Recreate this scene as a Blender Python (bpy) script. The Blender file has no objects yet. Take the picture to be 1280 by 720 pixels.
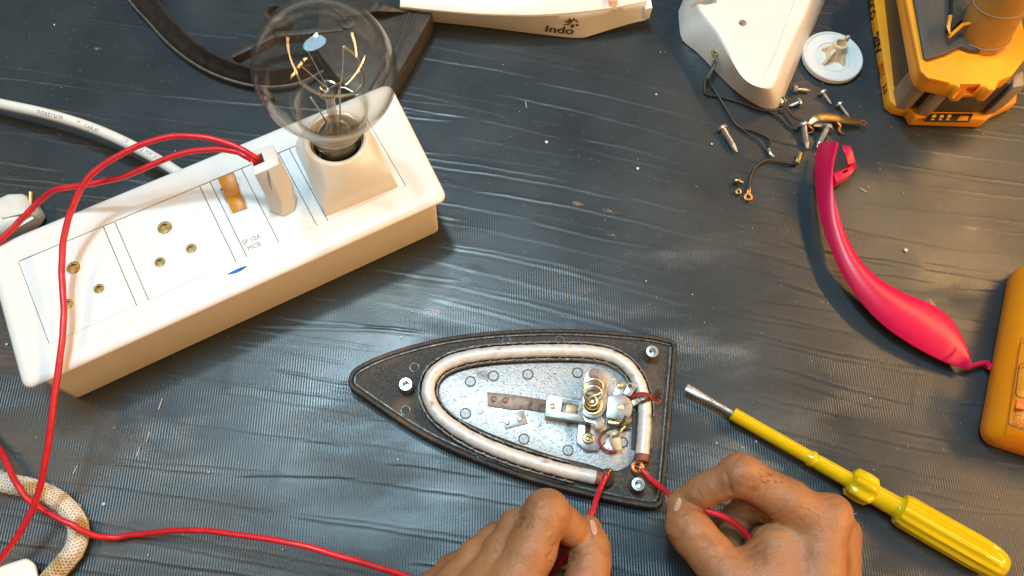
import bpy, bmesh, math, random
import numpy as np
from mathutils import Vector, Matrix
random.seed(7); rng = np.random.default_rng(7)
SC = bpy.context.scene; COL = SC.collection
# ------------------------------------------------------------------ camera (metres; table top is z = 0)
F = 1000.0; H = 0.49; NX, NY = 593.0, 764.0          # focal length in px of a 1280 px frame, height, nadir
_n = np.array([(NX-640)/F, -(NY-360)/F, -1.0]); _n /= np.linalg.norm(_n)
_z = -_n; _x = np.array([1.0, 0, 0]); _x = _x-_x.dot(_z)*_z; _x /= np.linalg.norm(_x); _y = np.cross(_z, _x)
RC = np.array([_x, _y, _z])
cam = bpy.data.cameras.new('camera'); cam.sensor_width = 36; cam.lens = 36*F/1280; cam.clip_start = 0.01; cam.clip_end = 20
camo = bpy.data.objects.new('camera', cam); COL.objects.link(camo)
M4 = Matrix([[*RC[0], 0], [*RC[1], 0], [*RC[2], H], [0, 0, 0, 1]]); camo.matrix_world = M4
SC.camera = camo
# ------------------------------------------------------------------ world, lamps, exposure
w = bpy.data.worlds.new('World'); SC.world = w; w.use_nodes = True
w.node_tree.nodes['Background'].inputs[0].default_value = (0.62, 0.72, 0.80, 1)
w.node_tree.nodes['Background'].inputs[1].default_value = 0.06
def lamp(name, loc, target, shape, sx, sy, power, color):
    l = bpy.data.lights.new(name, 'AREA'); l.shape = shape; l.size = sx; l.size_y = sy; l.energy = power; l.color = color
    o = bpy.data.objects.new(name, l); COL.objects.link(o); o.location = loc
    o.rotation_euler = (Vector(target)-Vector(loc)).to_track_quat('-Z', 'Y').to_euler(); return o
lamp('ceiling_lamp', (-0.20, 0.62, 1.55), (0, 0.25, 0), 'DISK', 0.14, 0.14, 11.8, (0.69, 0.90, 1.0))
lamp('ceiling_glow', (-0.25, 0.34, 1.75), (-0.15, 0.15, 0), 'ELLIPSE', 1.0, 0.6, 18, (0.50, 0.82, 1.0))
lamp('warm_tube', (1.02, 0.66, 1.0), (0.1, 0.2, 0), 'RECTANGLE', 0.9, 0.05, 10, (1.0, 0.55, 0.20))
lamp('warm_tube', (1.02, -0.14, 0.64), (0.0, 0.2, 0), 'RECTANGLE', 1.25, 0.035, 14.5, (1.0, 0.53, 0.17))
lamp('warm_tube', (-0.80, 0.06, 0.92), (-0.1, 0.15, 0), 'RECTANGLE', 1.1, 0.035, 4.0, (1.0, 0.58, 0.22))
SC.view_settings.view_transform = 'Standard'; SC.view_settings.look = 'None'
SC.view_settings.exposure = 0; SC.view_settings.gamma = 1
SC.cycles.max_bounces = 10; SC.cycles.transparent_max_bounces = 16; SC.cycles.caustics_refractive = False
# ------------------------------------------------------------------ helpers
def P(px, py, z=0.0):
    """photo pixel (1280x720) and height in mm -> world point"""
    d = RC@np.array([(px-640)/F, (360-py)/F, -1.0]); t = ((z+DZ)*1e-3-H)/d[2]
    return np.array([d[0]*t, d[1]*t, z*1e-3])
DZ = 0.0                                              # things on the box are drawn on a datum DZ mm above the table, then lifted
def lifted(fn, dz):
    global DZ
    DZ = dz; r = fn(); DZ = 0.0; r.location.z += dz*1e-3; return r
def ray(px, py):
    d = RC@np.array([(px-640)/F, (360-py)/F, -1.0]); return np.array([0, 0, H]), d/np.linalg.norm(d)
def s(r, g, b):
    f = lambda c: (c/255/12.92 if c/255 <= 0.04045 else ((c/255+0.055)/1.055)**2.4)
    return (f(r), f(g), f(b))
V = lambda *a: np.array(a, float)
unit = lambda v: np.asarray(v)/np.linalg.norm(v)
def mat(name, col, rough=0.5, metal=0.0, var=0.12, scale=150, bump=0.0, bscale=None, trans=0.0, sss=0.0, coat=0.0,
        spots=None, rvar=0.0, ior=1.5, spec=0.5, sscol=None, alpha=1.0):
    m = bpy.data.materials.new(name); m.use_nodes = True; nt = m.node_tree; N = nt.nodes; L = nt.links
    b = N['Principled BSDF']; b.inputs['Roughness'].default_value = rough; b.inputs['Metallic'].default_value = metal
    b.inputs['Transmission Weight'].default_value = trans; b.inputs['IOR'].default_value = ior
    b.inputs['Coat Weight'].default_value = coat; b.inputs['Coat Roughness'].default_value = 0.15
    b.inputs['Specular IOR Level'].default_value = spec; b.inputs['Alpha'].default_value = alpha
    if sss: b.inputs['Subsurface Weight'].default_value = sss; b.inputs['Subsurface Radius'].default_value = sscol or (0.006, 0.003, 0.0015); b.inputs['Subsurface Scale'].default_value = 0.5
    tc = N.new('ShaderNodeTexCoord'); geo = N.new('ShaderNodeNewGeometry')
    pos = geo.outputs['Position'] if True else tc.outputs['Object']
    def noise(sc, det=4):
        n = N.new('ShaderNodeTexNoise'); n.inputs['Scale'].default_value = sc; n.inputs['Detail'].default_value = det
        L.new(tc.outputs['Object'], n.inputs['Vector']); return n
    n = noise(scale)
    rmp = N.new('ShaderNodeValToRGB'); c0 = [max(0, c*(1-var)) for c in col]; c1 = [min(1, c*(1+var)) for c in col]
    rmp.color_ramp.elements[0].color = (*c0, 1); rmp.color_ramp.elements[0].position = 0.3
    rmp.color_ramp.elements[1].color = (*c1, 1); rmp.color_ramp.elements[1].position = 0.7
    L.new(n.outputs['Fac'], rmp.inputs['Fac']); out = rmp.outputs['Color']
    for sp in (spots or []):                     # (colour, scale, threshold, softness)
        sc_col, ssc, thr, soft = sp
        n2 = noise(ssc, 6); r2 = N.new('ShaderNodeMapRange'); r2.inputs['From Min'].default_value = thr; r2.inputs['From Max'].default_value = thr+soft
        L.new(n2.outputs['Fac'], r2.inputs['Value']); mx = N.new('ShaderNodeMix'); mx.data_type = 'RGBA'
        L.new(r2.outputs['Result'], mx.inputs['Factor']); L.new(out, mx.inputs['A']); mx.inputs['B'].default_value = (*sc_col, 1); out = mx.outputs['Result']
    L.new(out, b.inputs['Base Color'])
    if rvar:
        n3 = noise(scale*0.6); r3 = N.new('ShaderNodeMapRange'); r3.inputs['To Min'].default_value = max(0.02, rough-rvar); r3.inputs['To Max'].default_value = min(1, rough+rvar)
        r3.inputs['From Min'].default_value = 0.3; r3.inputs['From Max'].default_value = 0.7
        L.new(n3.outputs['Fac'], r3.inputs['Value']); L.new(r3.outputs['Result'], b.inputs['Roughness'])
    if bump:
        n4 = noise(bscale or scale*4, 5); bp = N.new('ShaderNodeBump'); bp.inputs['Strength'].default_value = 1.0; bp.inputs['Distance'].default_value = bump
        L.new(n4.outputs['Fac'], bp.inputs['Height']); L.new(bp.outputs['Normal'], b.inputs['Normal'])
    return m
def thin_glass(name, tint, ior=1.45, rough=0.0, boost=1.0, edge=None):
    m = bpy.data.materials.new(name); m.use_nodes = True; nt = m.node_tree; N = nt.nodes; L = nt.links; N.clear()
    o = N.new('ShaderNodeOutputMaterial'); mx = N.new('ShaderNodeMixShader'); tr = N.new('ShaderNodeBsdfTransparent'); gl = N.new('ShaderNodeBsdfGlossy')
    gl.inputs['Roughness'].default_value = rough
    lw = N.new('ShaderNodeLayerWeight'); lw.inputs['Blend'].default_value = 0.5
    pw = N.new('ShaderNodeMath'); pw.operation = 'POWER'; pw.inputs[1].default_value = 4.0; L.new(lw.outputs['Facing'], pw.inputs[0])
    fr = N.new('ShaderNodeMath'); fr.operation = 'MULTIPLY_ADD'; f0 = ((ior-1)/(ior+1))**2; fr.inputs[1].default_value = 0.75; fr.inputs[2].default_value = f0; L.new(pw.outputs[0], fr.inputs[0])
    rp = N.new('ShaderNodeValToRGB'); rp.color_ramp.elements[0].color = (*tint, 1); rp.color_ramp.elements[1].color = (*(edge or tint), 1)
    rp.color_ramp.elements[0].position = 0.55; rp.color_ramp.elements[1].position = 1.0
    L.new(lw.outputs['Facing'], rp.inputs['Fac']); L.new(rp.outputs['Color'], tr.inputs['Color'])
    mul = N.new('ShaderNodeMath'); mul.operation = 'MULTIPLY'; mul.use_clamp = True; mul.inputs[1].default_value = boost
    L.new(fr.outputs[0], mul.inputs[0]); L.new(mul.outputs[0], mx.inputs['Fac']); L.new(tr.outputs[0], mx.inputs[1]); L.new(gl.outputs[0], mx.inputs[2])
    dm = N.new('ShaderNodeMixShader'); df = N.new('ShaderNodeBsdfDiffuse'); df.inputs['Color'].default_value = (0.8, 0.74, 0.64, 1); dm.inputs['Fac'].default_value = 0.006
    L.new(mx.outputs[0], dm.inputs[1]); L.new(df.outputs[0], dm.inputs[2]); L.new(dm.outputs[0], o.inputs['Surface']); return m
class MB:
    def __init__(self): self.v = []; self.f = []
    def add(self, vs, fs):
        k = len(self.v); self.v += [tuple(map(float, p)) for p in vs]; self.f += [tuple(i+k for i in f) for f in fs]; return self
    def loft(self, rings, caps=(True, True), closed=True):
        n = len(rings[0]); vs = [p for r in rings for p in r]; fs = []
        for i in range(len(rings)-1):
            for j in range(n if closed else n-1):
                a = i*n+j; b = i*n+(j+1) % n; fs.append((a, b, b+n, a+n))
        if caps[0]: fs.append(tuple(range(n))[::-1])
        if caps[1]: fs.append(tuple((len(rings)-1)*n+j for j in range(n)))
        return self.add(vs, fs)
    def prism(self, poly, z0, z1=None, dz=None):
        """poly: world points (their z ignored when z0,z1 given in metres)"""
        p = [V(q[0], q[1], 0) for q in poly]
        a = sum(p[i][0]*p[(i+1) % len(p)][1]-p[(i+1) % len(p)][0]*p[i][1] for i in range(len(p)))
        if a < 0: p = p[::-1]
        return self.loft([[q+V(0, 0, z0) for q in p], [q+V(0, 0, z1) for q in p]])
    def tube(self, pts, r, seg=10, caps=True, flat=None):
        pts = [np.asarray(p, float) for p in pts]; n = len(pts); rs = [r]*n if np.isscalar(r) else list(r)
        T = [unit(pts[min(i+1, n-1)]-pts[max(i-1, 0)]+1e-12) for i in range(n)]
        up = V(0, 0, 1) if abs(T[0][2]) < 0.9 else V(1, 0, 0); u = unit(np.cross(up, T[0])); rings = []
        for i in range(n):
            u = unit(u-u.dot(T[i])*T[i]); v = np.cross(T[i], u)
            rings.append([pts[i]+rs[i]*(math.cos(2*math.pi*k/seg)*u+math.sin(2*math.pi*k/seg)*v) for k in range(seg)])
        return self.loft(rings, (caps, caps))
    def lathe(self, prof, c, ax=(0, 0, 1), seg=24, caps=(True, True)):
        """prof: (radius, height) pairs along ax from c"""
        ax = unit(ax); u = unit(np.cross(V(0, 1, 0) if abs(ax[1]) < 0.9 else V(1, 0, 0), ax)); v = np.cross(ax, u); c = np.asarray(c, float)
        return self.loft([[c+ax*h+max(r, 1e-6)*(math.cos(2*math.pi*k/seg)*u+math.sin(2*math.pi*k/seg)*v) for k in range(seg)] for r, h in prof], caps)
    def cyl(self, c, r, h, ax=(0, 0, 1), seg=16): return self.lathe([(r, 0), (r, h)], c, ax, seg)
    def box(self, c, X, Y, Z):
        """corner-centred box from half axes"""
        c, X, Y, Z = map(np.asarray, (c, X, Y, Z))
        vs = [c+a*X+b*Y+d*Z for d in (-1, 1) for b in (-1, 1) for a in (-1, 1)]
        return self.add(vs, [(0, 2, 3, 1), (4, 5, 7, 6), (0, 1, 5, 4), (2, 6, 7, 3), (0, 4, 6, 2), (1, 3, 7, 5)])
    def bar(self, a, b, w, t, up=(0, 0, 1)):
        a, b = np.asarray(a, float), np.asarray(b, float); d = unit(b-a); sd = unit(np.cross(up, d)); u = np.cross(d, sd)
        return self.box((a+b)/2, (b-a)/2, sd*w/2, u*t/2)
    def shell(self, G, t):
        """grid G[n][m] of points -> closed sheet of thickness t below its normals"""
        G = np.array(G, float); n, m = G.shape[:2]
        du = np.gradient(G, axis=0); dv = np.gradient(G, axis=1); nn = np.cross(du, dv); nn /= np.linalg.norm(nn, axis=2, keepdims=True)+1e-12
        B = G-nn*t; vs = list(G.reshape(-1, 3))+list(B.reshape(-1, 3)); k = n*m; fs = []
        for i in range(n-1):
            for j in range(m-1):
                a = i*m+j; fs.append((a, a+m, a+m+1, a+1)); fs.append((k+a, k+a+1, k+a+m+1, k+a+m))
        for i in range(n-1):
            for j in (0, m-1):
                a = i*m+j; f = (a, a+m, k+a+m, k+a); fs.append(f if j else f[::-1])
        for j in range(m-1):
            for i in (0, n-1):
                a = i*m+j; f = (a, k+a, k+a+1, a+1); fs.append(f if i else f[::-1])
        return self.add(vs, fs)
WL = {}
def wl(o): return np.array(WL.get(o.name, (0, 0, 0)), float)
def tag(o, label=None, cat=None, group=None, kind=None):
    for k, v in (('label', label), ('category', cat), ('group', group), ('kind', kind)):
        if v: o[k] = v
    return o
def empty(name, loc, label, cat, group=None):
    o = bpy.data.objects.new(name, None); COL.objects.link(o); o.empty_display_size = 0.01
    o.location = loc; WL[o.name] = tuple(loc); return tag(o, label, cat, group)
def finish(name, me, m, parent, org):
    o = bpy.data.objects.new(name, me); COL.objects.link(o)
    for mm in (m if isinstance(m, (list, tuple)) else [m]):
        if mm: me.materials.append(mm)
    WL[o.name] = tuple(org)
    if parent: o.parent = parent; o.location = Vector(np.asarray(org)-wl(parent))
    else: o.location = Vector(org)
    return o
def build(name, mb, m, parent=None, bevel=0, segs=2, sharp=38, label=None, cat=None, group=None, kind=None, cut=None, angle=28):
    v = np.array(mb.v); lo, hi = v.min(0), v.max(0); org = V((lo[0]+hi[0])/2, (lo[1]+hi[1])/2, lo[2])
    me = bpy.data.meshes.new(name); me.from_pydata([tuple(p-org) for p in v], [], mb.f); me.validate()
    bm = bmesh.new(); bm.from_mesh(me)
    bmesh.ops.remove_doubles(bm, verts=bm.verts, dist=1e-6); bmesh.ops.recalc_face_normals(bm, faces=bm.faces)
    if bevel:
        es = [e for e in bm.edges if len(e.link_faces) == 2 and e.calc_face_angle(0) > math.radians(angle)]
        bmesh.ops.bevel(bm, geom=es, offset=bevel, segments=segs, profile=0.5, affect='EDGES', clamp_overlap=True)
    bm.to_mesh(me); bm.free()
    if cut:
        me = boolean(me, org, cut)
    me.polygons.foreach_set('use_smooth', [True]*len(me.polygons)); me.set_sharp_from_angle(angle=math.radians(sharp)); me.update()
    return tag(finish(name, me, m, parent, org), label, cat, group, kind)
def boolean(me, org, cutter):
    c = bpy.data.meshes.new('cutter'); c.from_pydata([tuple(np.array(p)-np.array(org)) for p in cutter.v], [], cutter.f)
    bm = bmesh.new(); bm.from_mesh(c); bmesh.ops.recalc_face_normals(bm, faces=bm.faces); bm.to_mesh(c); bm.free()
    a = bpy.data.objects.new('a', me); b = bpy.data.objects.new('b', c); COL.objects.link(a); COL.objects.link(b)
    md = a.modifiers.new('m', 'BOOLEAN'); md.operation = 'DIFFERENCE'; md.object = b; md.solver = 'EXACT'; md.use_self = True
    dg = bpy.context.evaluated_depsgraph_get(); r = bpy.data.meshes.new_from_object(a.evaluated_get(dg))
    bpy.data.objects.remove(a); bpy.data.objects.remove(b); r.name = me.name; return r
def spline(pts, n=8):
    """Catmull-Rom through points"""
    p = [np.asarray(q, float) for q in pts]; p = [2*p[0]-p[1]]+p+[2*p[-1]-p[-2]]; out = []
    for i in range(1, len(p)-2):
        for k in range(n):
            t = k/n; a, b, c, d = p[i-1], p[i], p[i+1], p[i+2]
            out.append(0.5*((2*b)+(c-a)*t+(2*a-5*b+4*c-d)*t*t+(3*b-a-3*c+d)*t**3))
    out.append(p[-2]); return out
def PX(*pts, z=None): return [P(q[0], q[1], q[2] if len(q) > 2 else z) for q in pts]
def wire(pts, n=8): return spline(PX(*pts), n)
def rounded(poly, r, n=5):
    """round the corners of a 2D/3D polygon"""
    out = []; m = len(poly)
    for i in range(m):
        p = np.asarray(poly[i], float); a = np.asarray(poly[i-1], float); b = np.asarray(poly[(i+1) % m], float)
        da, db = unit(a-p), unit(b-p); k = min(r, np.linalg.norm(a-p)*0.45, np.linalg.norm(b-p)*0.45)
        s0, s1 = p+da*k, p+db*k
        for j in range(n+1):
            t = j/n; out.append((1-t)**2*s0+2*t*(1-t)*p+t*t*s1)
    return out
def inset(poly, d):
    """move every corner of a polygon (xy) inward by d"""
    p = [np.asarray(q, float)[:2] for q in poly]; m = len(p)
    ar = sum(p[i][0]*p[(i+1) % m][1]-p[(i+1) % m][0]*p[i][1] for i in range(m)); sg = 1 if ar > 0 else -1; out = []
    for i in range(m):
        e0 = unit(p[i]-p[i-1]); e1 = unit(p[(i+1) % m]-p[i]); n0 = sg*V(-e0[1], e0[0]); n1 = sg*V(-e1[1], e1[0])
        b = n0+n1; b = b/max(0.35, b.dot(n0)); out.append(V(*(p[i]+b*d), 0))
    return out
def resample(pts, step):
    p = np.array(pts); d = np.r_[0, np.cumsum(np.linalg.norm(np.diff(p, axis=0), axis=1))]; n = max(2, int(d[-1]/step)+1)
    t = np.linspace(0, d[-1], n); return [V(*[np.interp(q, d, p[:, k]) for k in range(p.shape[1])]) for q in t]
def offset_path(pts, d):
    out = []; n = len(pts)
    for i in range(n):
        t = unit((pts[min(i+1, n-1)]-pts[max(i-1, 0)])[:2]); out.append(V(pts[i][0]-t[1]*d, pts[i][1]+t[0]*d, pts[i][2]))
    return out
def text2d(txt, size, spacing=1.0, bold=0.0):
    cu = bpy.data.curves.new('t', 'FONT'); cu.body = txt; cu.size = size; cu.space_character = spacing; cu.resolution_u = 3; cu.offset = bold
    o = bpy.data.objects.new('t', cu); COL.objects.link(o); dg = bpy.context.evaluated_depsgraph_get()
    me = bpy.data.meshes.new_from_object(o.evaluated_get(dg)); bpy.data.objects.remove(o)
    v = [V(*p.co) for p in me.vertices]; f = [tuple(p.vertices) for p in me.polygons]; return v, f
def lettering(name, txt, size, org, X, Y, m, parent, center=True, spacing=1.0, bold=0.0, squeeze=1.0, fn=None):
    v, f = text2d(txt, size, spacing, bold); xs = [p[0] for p in v]; x0 = (min(xs)+max(xs))/2 if center else 0
    X, Y = unit(X), unit(Y); mb = MB()
    if fn: mb.add([fn((p[0]-x0)*squeeze, p[1]) for p in v], f)
    else: mb.add([np.asarray(org)+X*(p[0]-x0)*squeeze+Y*p[1] for p in v], f)
    me = bpy.data.meshes.new(name); a = np.array(mb.v); og = a.mean(0); me.from_pydata([tuple(p-og) for p in a], [], mb.f)
    return finish(name, me, m, parent, og)
# ------------------------------------------------------------------ materials
white = mat('white_plastic', (0.81, 0.80, 0.775), 0.30, var=0.03, scale=60, bump=0.00004, bscale=900)
white2 = mat('white_module', (0.79, 0.79, 0.78), 0.38, var=0.02, scale=80)
white_side = mat('white_box_body', (0.76, 0.73, 0.66), 0.42, var=0.03, scale=60)
gap = mat('module_gap', (0.32, 0.31, 0.29), 0.6)
cream = mat('cream_plastic', (0.80, 0.64, 0.40), 0.4, var=0.06, scale=120)
brass = mat('brass', (0.50, 0.36, 0.16), 0.34, 1.0, var=0.2, scale=300, rvar=0.1)
steel = mat('steel', (0.60, 0.59, 0.57), 0.34, 0.8, var=0.15, scale=300, rvar=0.12)
zinc = mat('galvanised_sheet', (0.52, 0.53, 0.54), 0.46, 0.6, var=0.13, scale=700, rvar=0.15, bump=0.0002, bscale=900, spots=[(s(95, 80, 62), 70, 0.62, 0.14), (s(75, 75, 76), 900, 0.60, 0.1)])
plate_metal = mat('plated_bracket', (0.40, 0.39, 0.375), 0.38, 0.75, var=0.12, scale=300, rvar=0.12, spots=[(s(110, 92, 70), 160, 0.64, 0.12)])
cast = mat('black_cast_aluminium', (0.036, 0.032, 0.028), 0.5, 0.0, var=0.6, scale=800, bump=0.0007, bscale=1100, rvar=0.14,
           spots=[(s(112, 92, 70), 38, 0.52, 0.30), (s(120, 104, 86), 1500, 0.66, 0.1)])
cast_edge = mat('worn_cast_edge', (0.11, 0.098, 0.085), 0.42, 0.35, var=0.4, scale=500, rvar=0.15, spots=[(s(38, 33, 30), 260, 0.5, 0.2)])
rib_m = mat('crimped_rib_metal', (0.15, 0.13, 0.11), 0.5, 0.45, var=0.35, scale=600, rvar=0.15, spots=[(s(60, 48, 38), 140, 0.5, 0.2)])
element_m = mat('element_sheath', (0.66, 0.645, 0.63), 0.45, 0.15, var=0.10, scale=220, bump=0.0002, bscale=500, rvar=0.12, spots=[(s(150, 128, 112), 120, 0.60, 0.15)])
ceramic = mat('red_ceramic', s(150, 84, 62), 0.6, var=0.15, scale=400)
bimetal = mat('bimetal_strip', s(140, 118, 104), 0.5, 0.6, var=0.2, scale=400, spots=[(s(92, 70, 56), 220, 0.52, 0.2)])
red_pvc = mat('red_wire_pvc', (0.60, 0.018, 0.028), 0.36, var=0.14, scale=160, rvar=0.1, bump=0.00008, bscale=1500)
red_dull = mat('dull_red_sleeve', s(160, 52, 46), 0.5, var=0.2, scale=500)
brown_sl = mat('brown_sleeve', s(70, 48, 36), 0.6, var=0.3, scale=500)
copper = mat('copper', (0.66, 0.32, 0.14), 0.35, 0.9, var=0.25, scale=500, spots=[(s(96, 58, 32), 300, 0.55, 0.2)])
black_pvc = mat('black_wire_pvc', (0.035, 0.032, 0.030), 0.45, var=0.2)
pink = mat('pink_plastic', (0.56, 0.005, 0.062), 0.36, var=0.05, scale=60, bump=0.00005, bscale=1200)
yellow_t = mat('clear_yellow_acetate', (1.0, 0.69, 0.010), 0.05, var=0.02, trans=0.36, ior=1.42, coat=0.2)
yellow_p = mat('yellow_tool_plastic', (0.84, 0.345, 0.008), 0.45, var=0.05, scale=120, bump=0.00006, bscale=2500)
meter_y = mat('yellow_meter_plastic', (1.0, 0.335, 0.004), 0.48, var=0.04, scale=120, bump=0.00006, bscale=2500)
dark_p = mat('dark_grey_plastic', (0.072, 0.066, 0.062), 0.5, var=0.12, scale=200, bump=0.00008, bscale=2500, spots=[(s(120, 105, 88), 60, 0.66, 0.2)])
grip_p = mat('taupe_grip_plastic', (0.30, 0.245, 0.185), 0.5, var=0.1, scale=200)
black_p = mat('black_bakelite', (0.045, 0.041, 0.037), 0.48, var=0.25, scale=160, bump=0.0001, bscale=1500, spots=[(s(112, 98, 78), 90, 0.62, 0.2)])
black_ink = mat('black_ink', (0.02, 0.017, 0.015), 0.5)
grey_ink = mat('grey_ink', (0.20, 0.20, 0.20), 0.6)
red_ink = mat('red_ink', (0.62, 0.06, 0.02), 0.5)
brown_ink = mat('brown_ink', (0.10, 0.045, 0.02), 0.5)
amber = mat('amber_toggle', (0.62, 0.23, 0.003), 0.34, var=0.08, scale=200, spec=0.3)
blue_lens = mat('blue_lens', (0.03, 0.20, 0.75), 0.15, var=0.6, scale=90, coat=0.5)
clear_p = mat('milky_plastic', (0.78, 0.74, 0.67), 0.3, var=0.06)
cloth_w = mat('braid_cotton', (0.72, 0.66, 0.56), 0.85, var=0.15, scale=500, spots=[(s(176, 140, 82), 55, 0.55, 0.12)])
glass_b = thin_glass('bulb_glass', (0.975, 0.965, 0.945), 1.45, 0.0, 1.0, (0.88, 0.83, 0.75))
glass_s = thin_glass('stem_glass', (0.93, 0.92, 0.88), 1.5, 0.05, 1.6, (0.55, 0.5, 0.42))
nail_m = mat('fingernail', (0.60, 0.36, 0.27), 0.30, var=0.06, scale=300, sss=0.1)
def skin_material():
    m = mat('skin', (0.36, 0.158, 0.066), 0.47, var=0.12, scale=45, sss=0.05, spec=0.45,
            spots=[((0.23, 0.085, 0.036), 70, 0.53, 0.2), ((0.48, 0.225, 0.10), 35, 0.58, 0.25)])
    nt = m.node_tree; N = nt.nodes; L = nt.links; b = N['Principled BSDF']; tc = [n for n in N if n.type == 'TEX_COORD'][0]
    vo = N.new('ShaderNodeTexVoronoi'); vo.feature = 'DISTANCE_TO_EDGE'; vo.inputs['Scale'].default_value = 900
    no = N.new('ShaderNodeTexNoise'); no.inputs['Scale'].default_value = 220; no.inputs['Detail'].default_value = 3
    mp = N.new('ShaderNodeMapping'); mp.inputs['Scale'].default_value = (1, 0.6, 1); L.new(tc.outputs['Object'], mp.inputs['Vector'])
    L.new(mp.outputs[0], vo.inputs['Vector']); L.new(tc.outputs['Object'], no.inputs['Vector'])
    mr = N.new('ShaderNodeMapRange'); mr.inputs['From Max'].default_value = 0.12; L.new(vo.outputs['Distance'], mr.inputs['Value'])
    ad = N.new('ShaderNodeMath'); ad.operation = 'MULTIPLY_ADD'; ad.inputs[1].default_value = 0.10; L.new(mr.outputs[0], ad.inputs[0]); L.new(no.outputs['Fac'], ad.inputs[2])
    bp = N.new('ShaderNodeBump'); bp.inputs['Distance'].default_value = 0.0006; L.new(ad.outputs[0], bp.inputs['Height']); L.new(bp.outputs[0], b.inputs['Normal'])
    return m
skin = skin_material()
# ------------------------------------------------------------------ table top: dark ribbed sheet with overlapping scored edges
def table():
    X0, X1, Y0, Y1 = -0.62, 0.66, -0.22, 0.78; dx, dy = 0.0030, 0.00050
    xs = np.arange(X0, X1, dx); ys = np.arange(Y0, Y1, dy); h = np.zeros((len(ys), len(xs))); wear = np.zeros_like(h)
    gx0 = np.linspace(-0.8, 0.8, 400); gs = -(0.12+0.17*np.exp(-((gx0-0.15)/0.13)**2)); gi = np.cumsum(gs)*(gx0[1]-gx0[0])
    base = lambda x: np.interp(x, gx0, gi)
    def stroke(xa, xb, ya, slope, curv, amp, fall, lip, up=1):
        i0, i1 = int((max(xa, X0)-X0)/dx), int((min(xb, X1)-X0)/dx)
        if i1-i0 < 3: return
        x = xs[i0:i1]; t = (x-xa)/(xb-xa)
        yl = ya+base(x)-base(xa)+slope*(x-xa)+curv*np.sin(t*3.1+xa*9)*0.0022+0.00025*np.sin(x*130+ya*300)+0.00012*np.sin(x*420+ya*70)
        env = np.clip(np.minimum(t, 1-t)*9, 0, 1)
        j0, j1 = int((yl.min()-0.004-Y0)/dy), int((yl.max()+fall*3-Y0)/dy); j0, j1 = max(j0, 0), min(j1, len(ys))
        if j1-j0 < 3: return
        d = ys[j0:j1, None]-yl[None]
        hh = np.where(d > 0, np.exp(-d/fall), np.exp(d/0.0005))*amp+lip*np.exp(-(d/0.00052)**2)-lip*0.5*np.exp(-((d+0.0018)/0.0012)**2)
        h[j0:j1, i0:i1] += hh*env[None]
    y = Y0-0.1
    while y < Y1+0.25:
        y += rng.uniform(0.009, 0.019); x = X0-rng.uniform(0, 0.15)
        while x < X1:
            ln = rng.uniform(0.06, 0.26); sl = rng.normal(0, 0.025)
            stroke(x, x+ln, y+base(x)-base(0)+rng.normal(0, 0.0022), sl, rng.normal(0, 1), rng.uniform(0.02, 0.13)*1e-3, rng.uniform(0.002, 0.005), rng.choice([0.03, 0.08, 0.17])*rng.uniform(0.7, 1.2)*1e-3)
            if rng.random() < 0.3: stroke(x, x+ln*0.8, y+base(x)-base(0)-0.0035, sl-0.02, rng.normal(0, 1), 0.08e-3, 0.003, 0.10e-3)
            x += ln*rng.uniform(0.75, 1.1)
    # steep jogs where one strip ends over the next
    def jog(px0, py0, px1, py1, amp):
        a, b = P(px0, py0), P(px1, py1); L = np.linalg.norm(b-a); d = (b-a)[:2]/L; n = V(-d[1], d[0])
        gx, gy = np.meshgrid(xs, ys); rx, ry = gx-a[0], gy-a[1]; u = (rx*d[0]+ry*d[1])/L; q = rx*n[0]+ry*n[1]+0.0012*np.sin(u*L*260)+0.0008*np.sin(u*L*610)
        env = np.clip(np.minimum(u, 1-u)*8, 0, 1); h[:] += np.where(q > 0, np.exp(-q/0.008), np.exp(q/0.0012))*amp*env
    for a in ((292, 448, 278, 495), (380, 520, 325, 640), (322, 640, 300, 722), (598, 330, 560, 380), (560, 222, 548, 240)): jog(*a, 0.16e-3)
    for k in range(8):
        px, py = rng.uniform(100, 1250), rng.uniform(60, 700); jog(px, py, px+rng.uniform(-14, 6), py+rng.uniform(12, 40), rng.uniform(0.05, 0.14)*1e-3)
    h = h+np.where(True, 0.10e-3*np.sin(xs*23+1)[None]*np.sin(ys*31)[:, None], 0)
    h -= h.max()*0+0.0008; h = np.minimum(h, -0.0001)
    gx, gy = np.meshgrid(xs, ys)
    for (px, py, rx, ry, ang) in ((722, 254, 0.006, 0.0022, -0.2), (762, 263, 0.007, 0.002, -0.3), (540, 388, 0.008, 0.0025, -0.15), (765, 293, 0.006, 0.0012, -0.15), (218, 537, 0.0018, 0.0045, 0.2),
                                 (120, 60, 0.004, 0.002, 0), (1215, 285, 0.006, 0.0018, -0.2), (1165, 380, 0.004, 0.006, 0)):
        c = P(px, py); u = (gx-c[0])*math.cos(ang)+(gy-c[1])*math.sin(ang); q = -(gx-c[0])*math.sin(ang)+(gy-c[1])*math.cos(ang)
        wear = np.maximum(wear, np.exp(-((u/rx)**2+(q/ry)**2)**1.5))
    ny, nx = h.shape; co = np.stack([gx, gy, h], -1).reshape(-1, 3).astype(np.float32)
    idx = np.arange(ny*nx).reshape(ny, nx); q = np.stack([idx[:-1, :-1], idx[:-1, 1:], idx[1:, 1:], idx[1:, :-1]], -1).reshape(-1, 4)
    me = bpy.data.meshes.new('table_sheet'); me.vertices.add(len(co)); me.vertices.foreach_set('co', co.ravel())
    me.loops.add(q.size); me.loops.foreach_set('vertex_index', q.ravel().astype(np.int32)); me.polygons.add(len(q))
    me.polygons.foreach_set('loop_start', np.arange(0, q.size, 4, dtype=np.int32)); me.polygons.foreach_set('use_smooth', np.ones(len(q), bool)); me.update()
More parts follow.
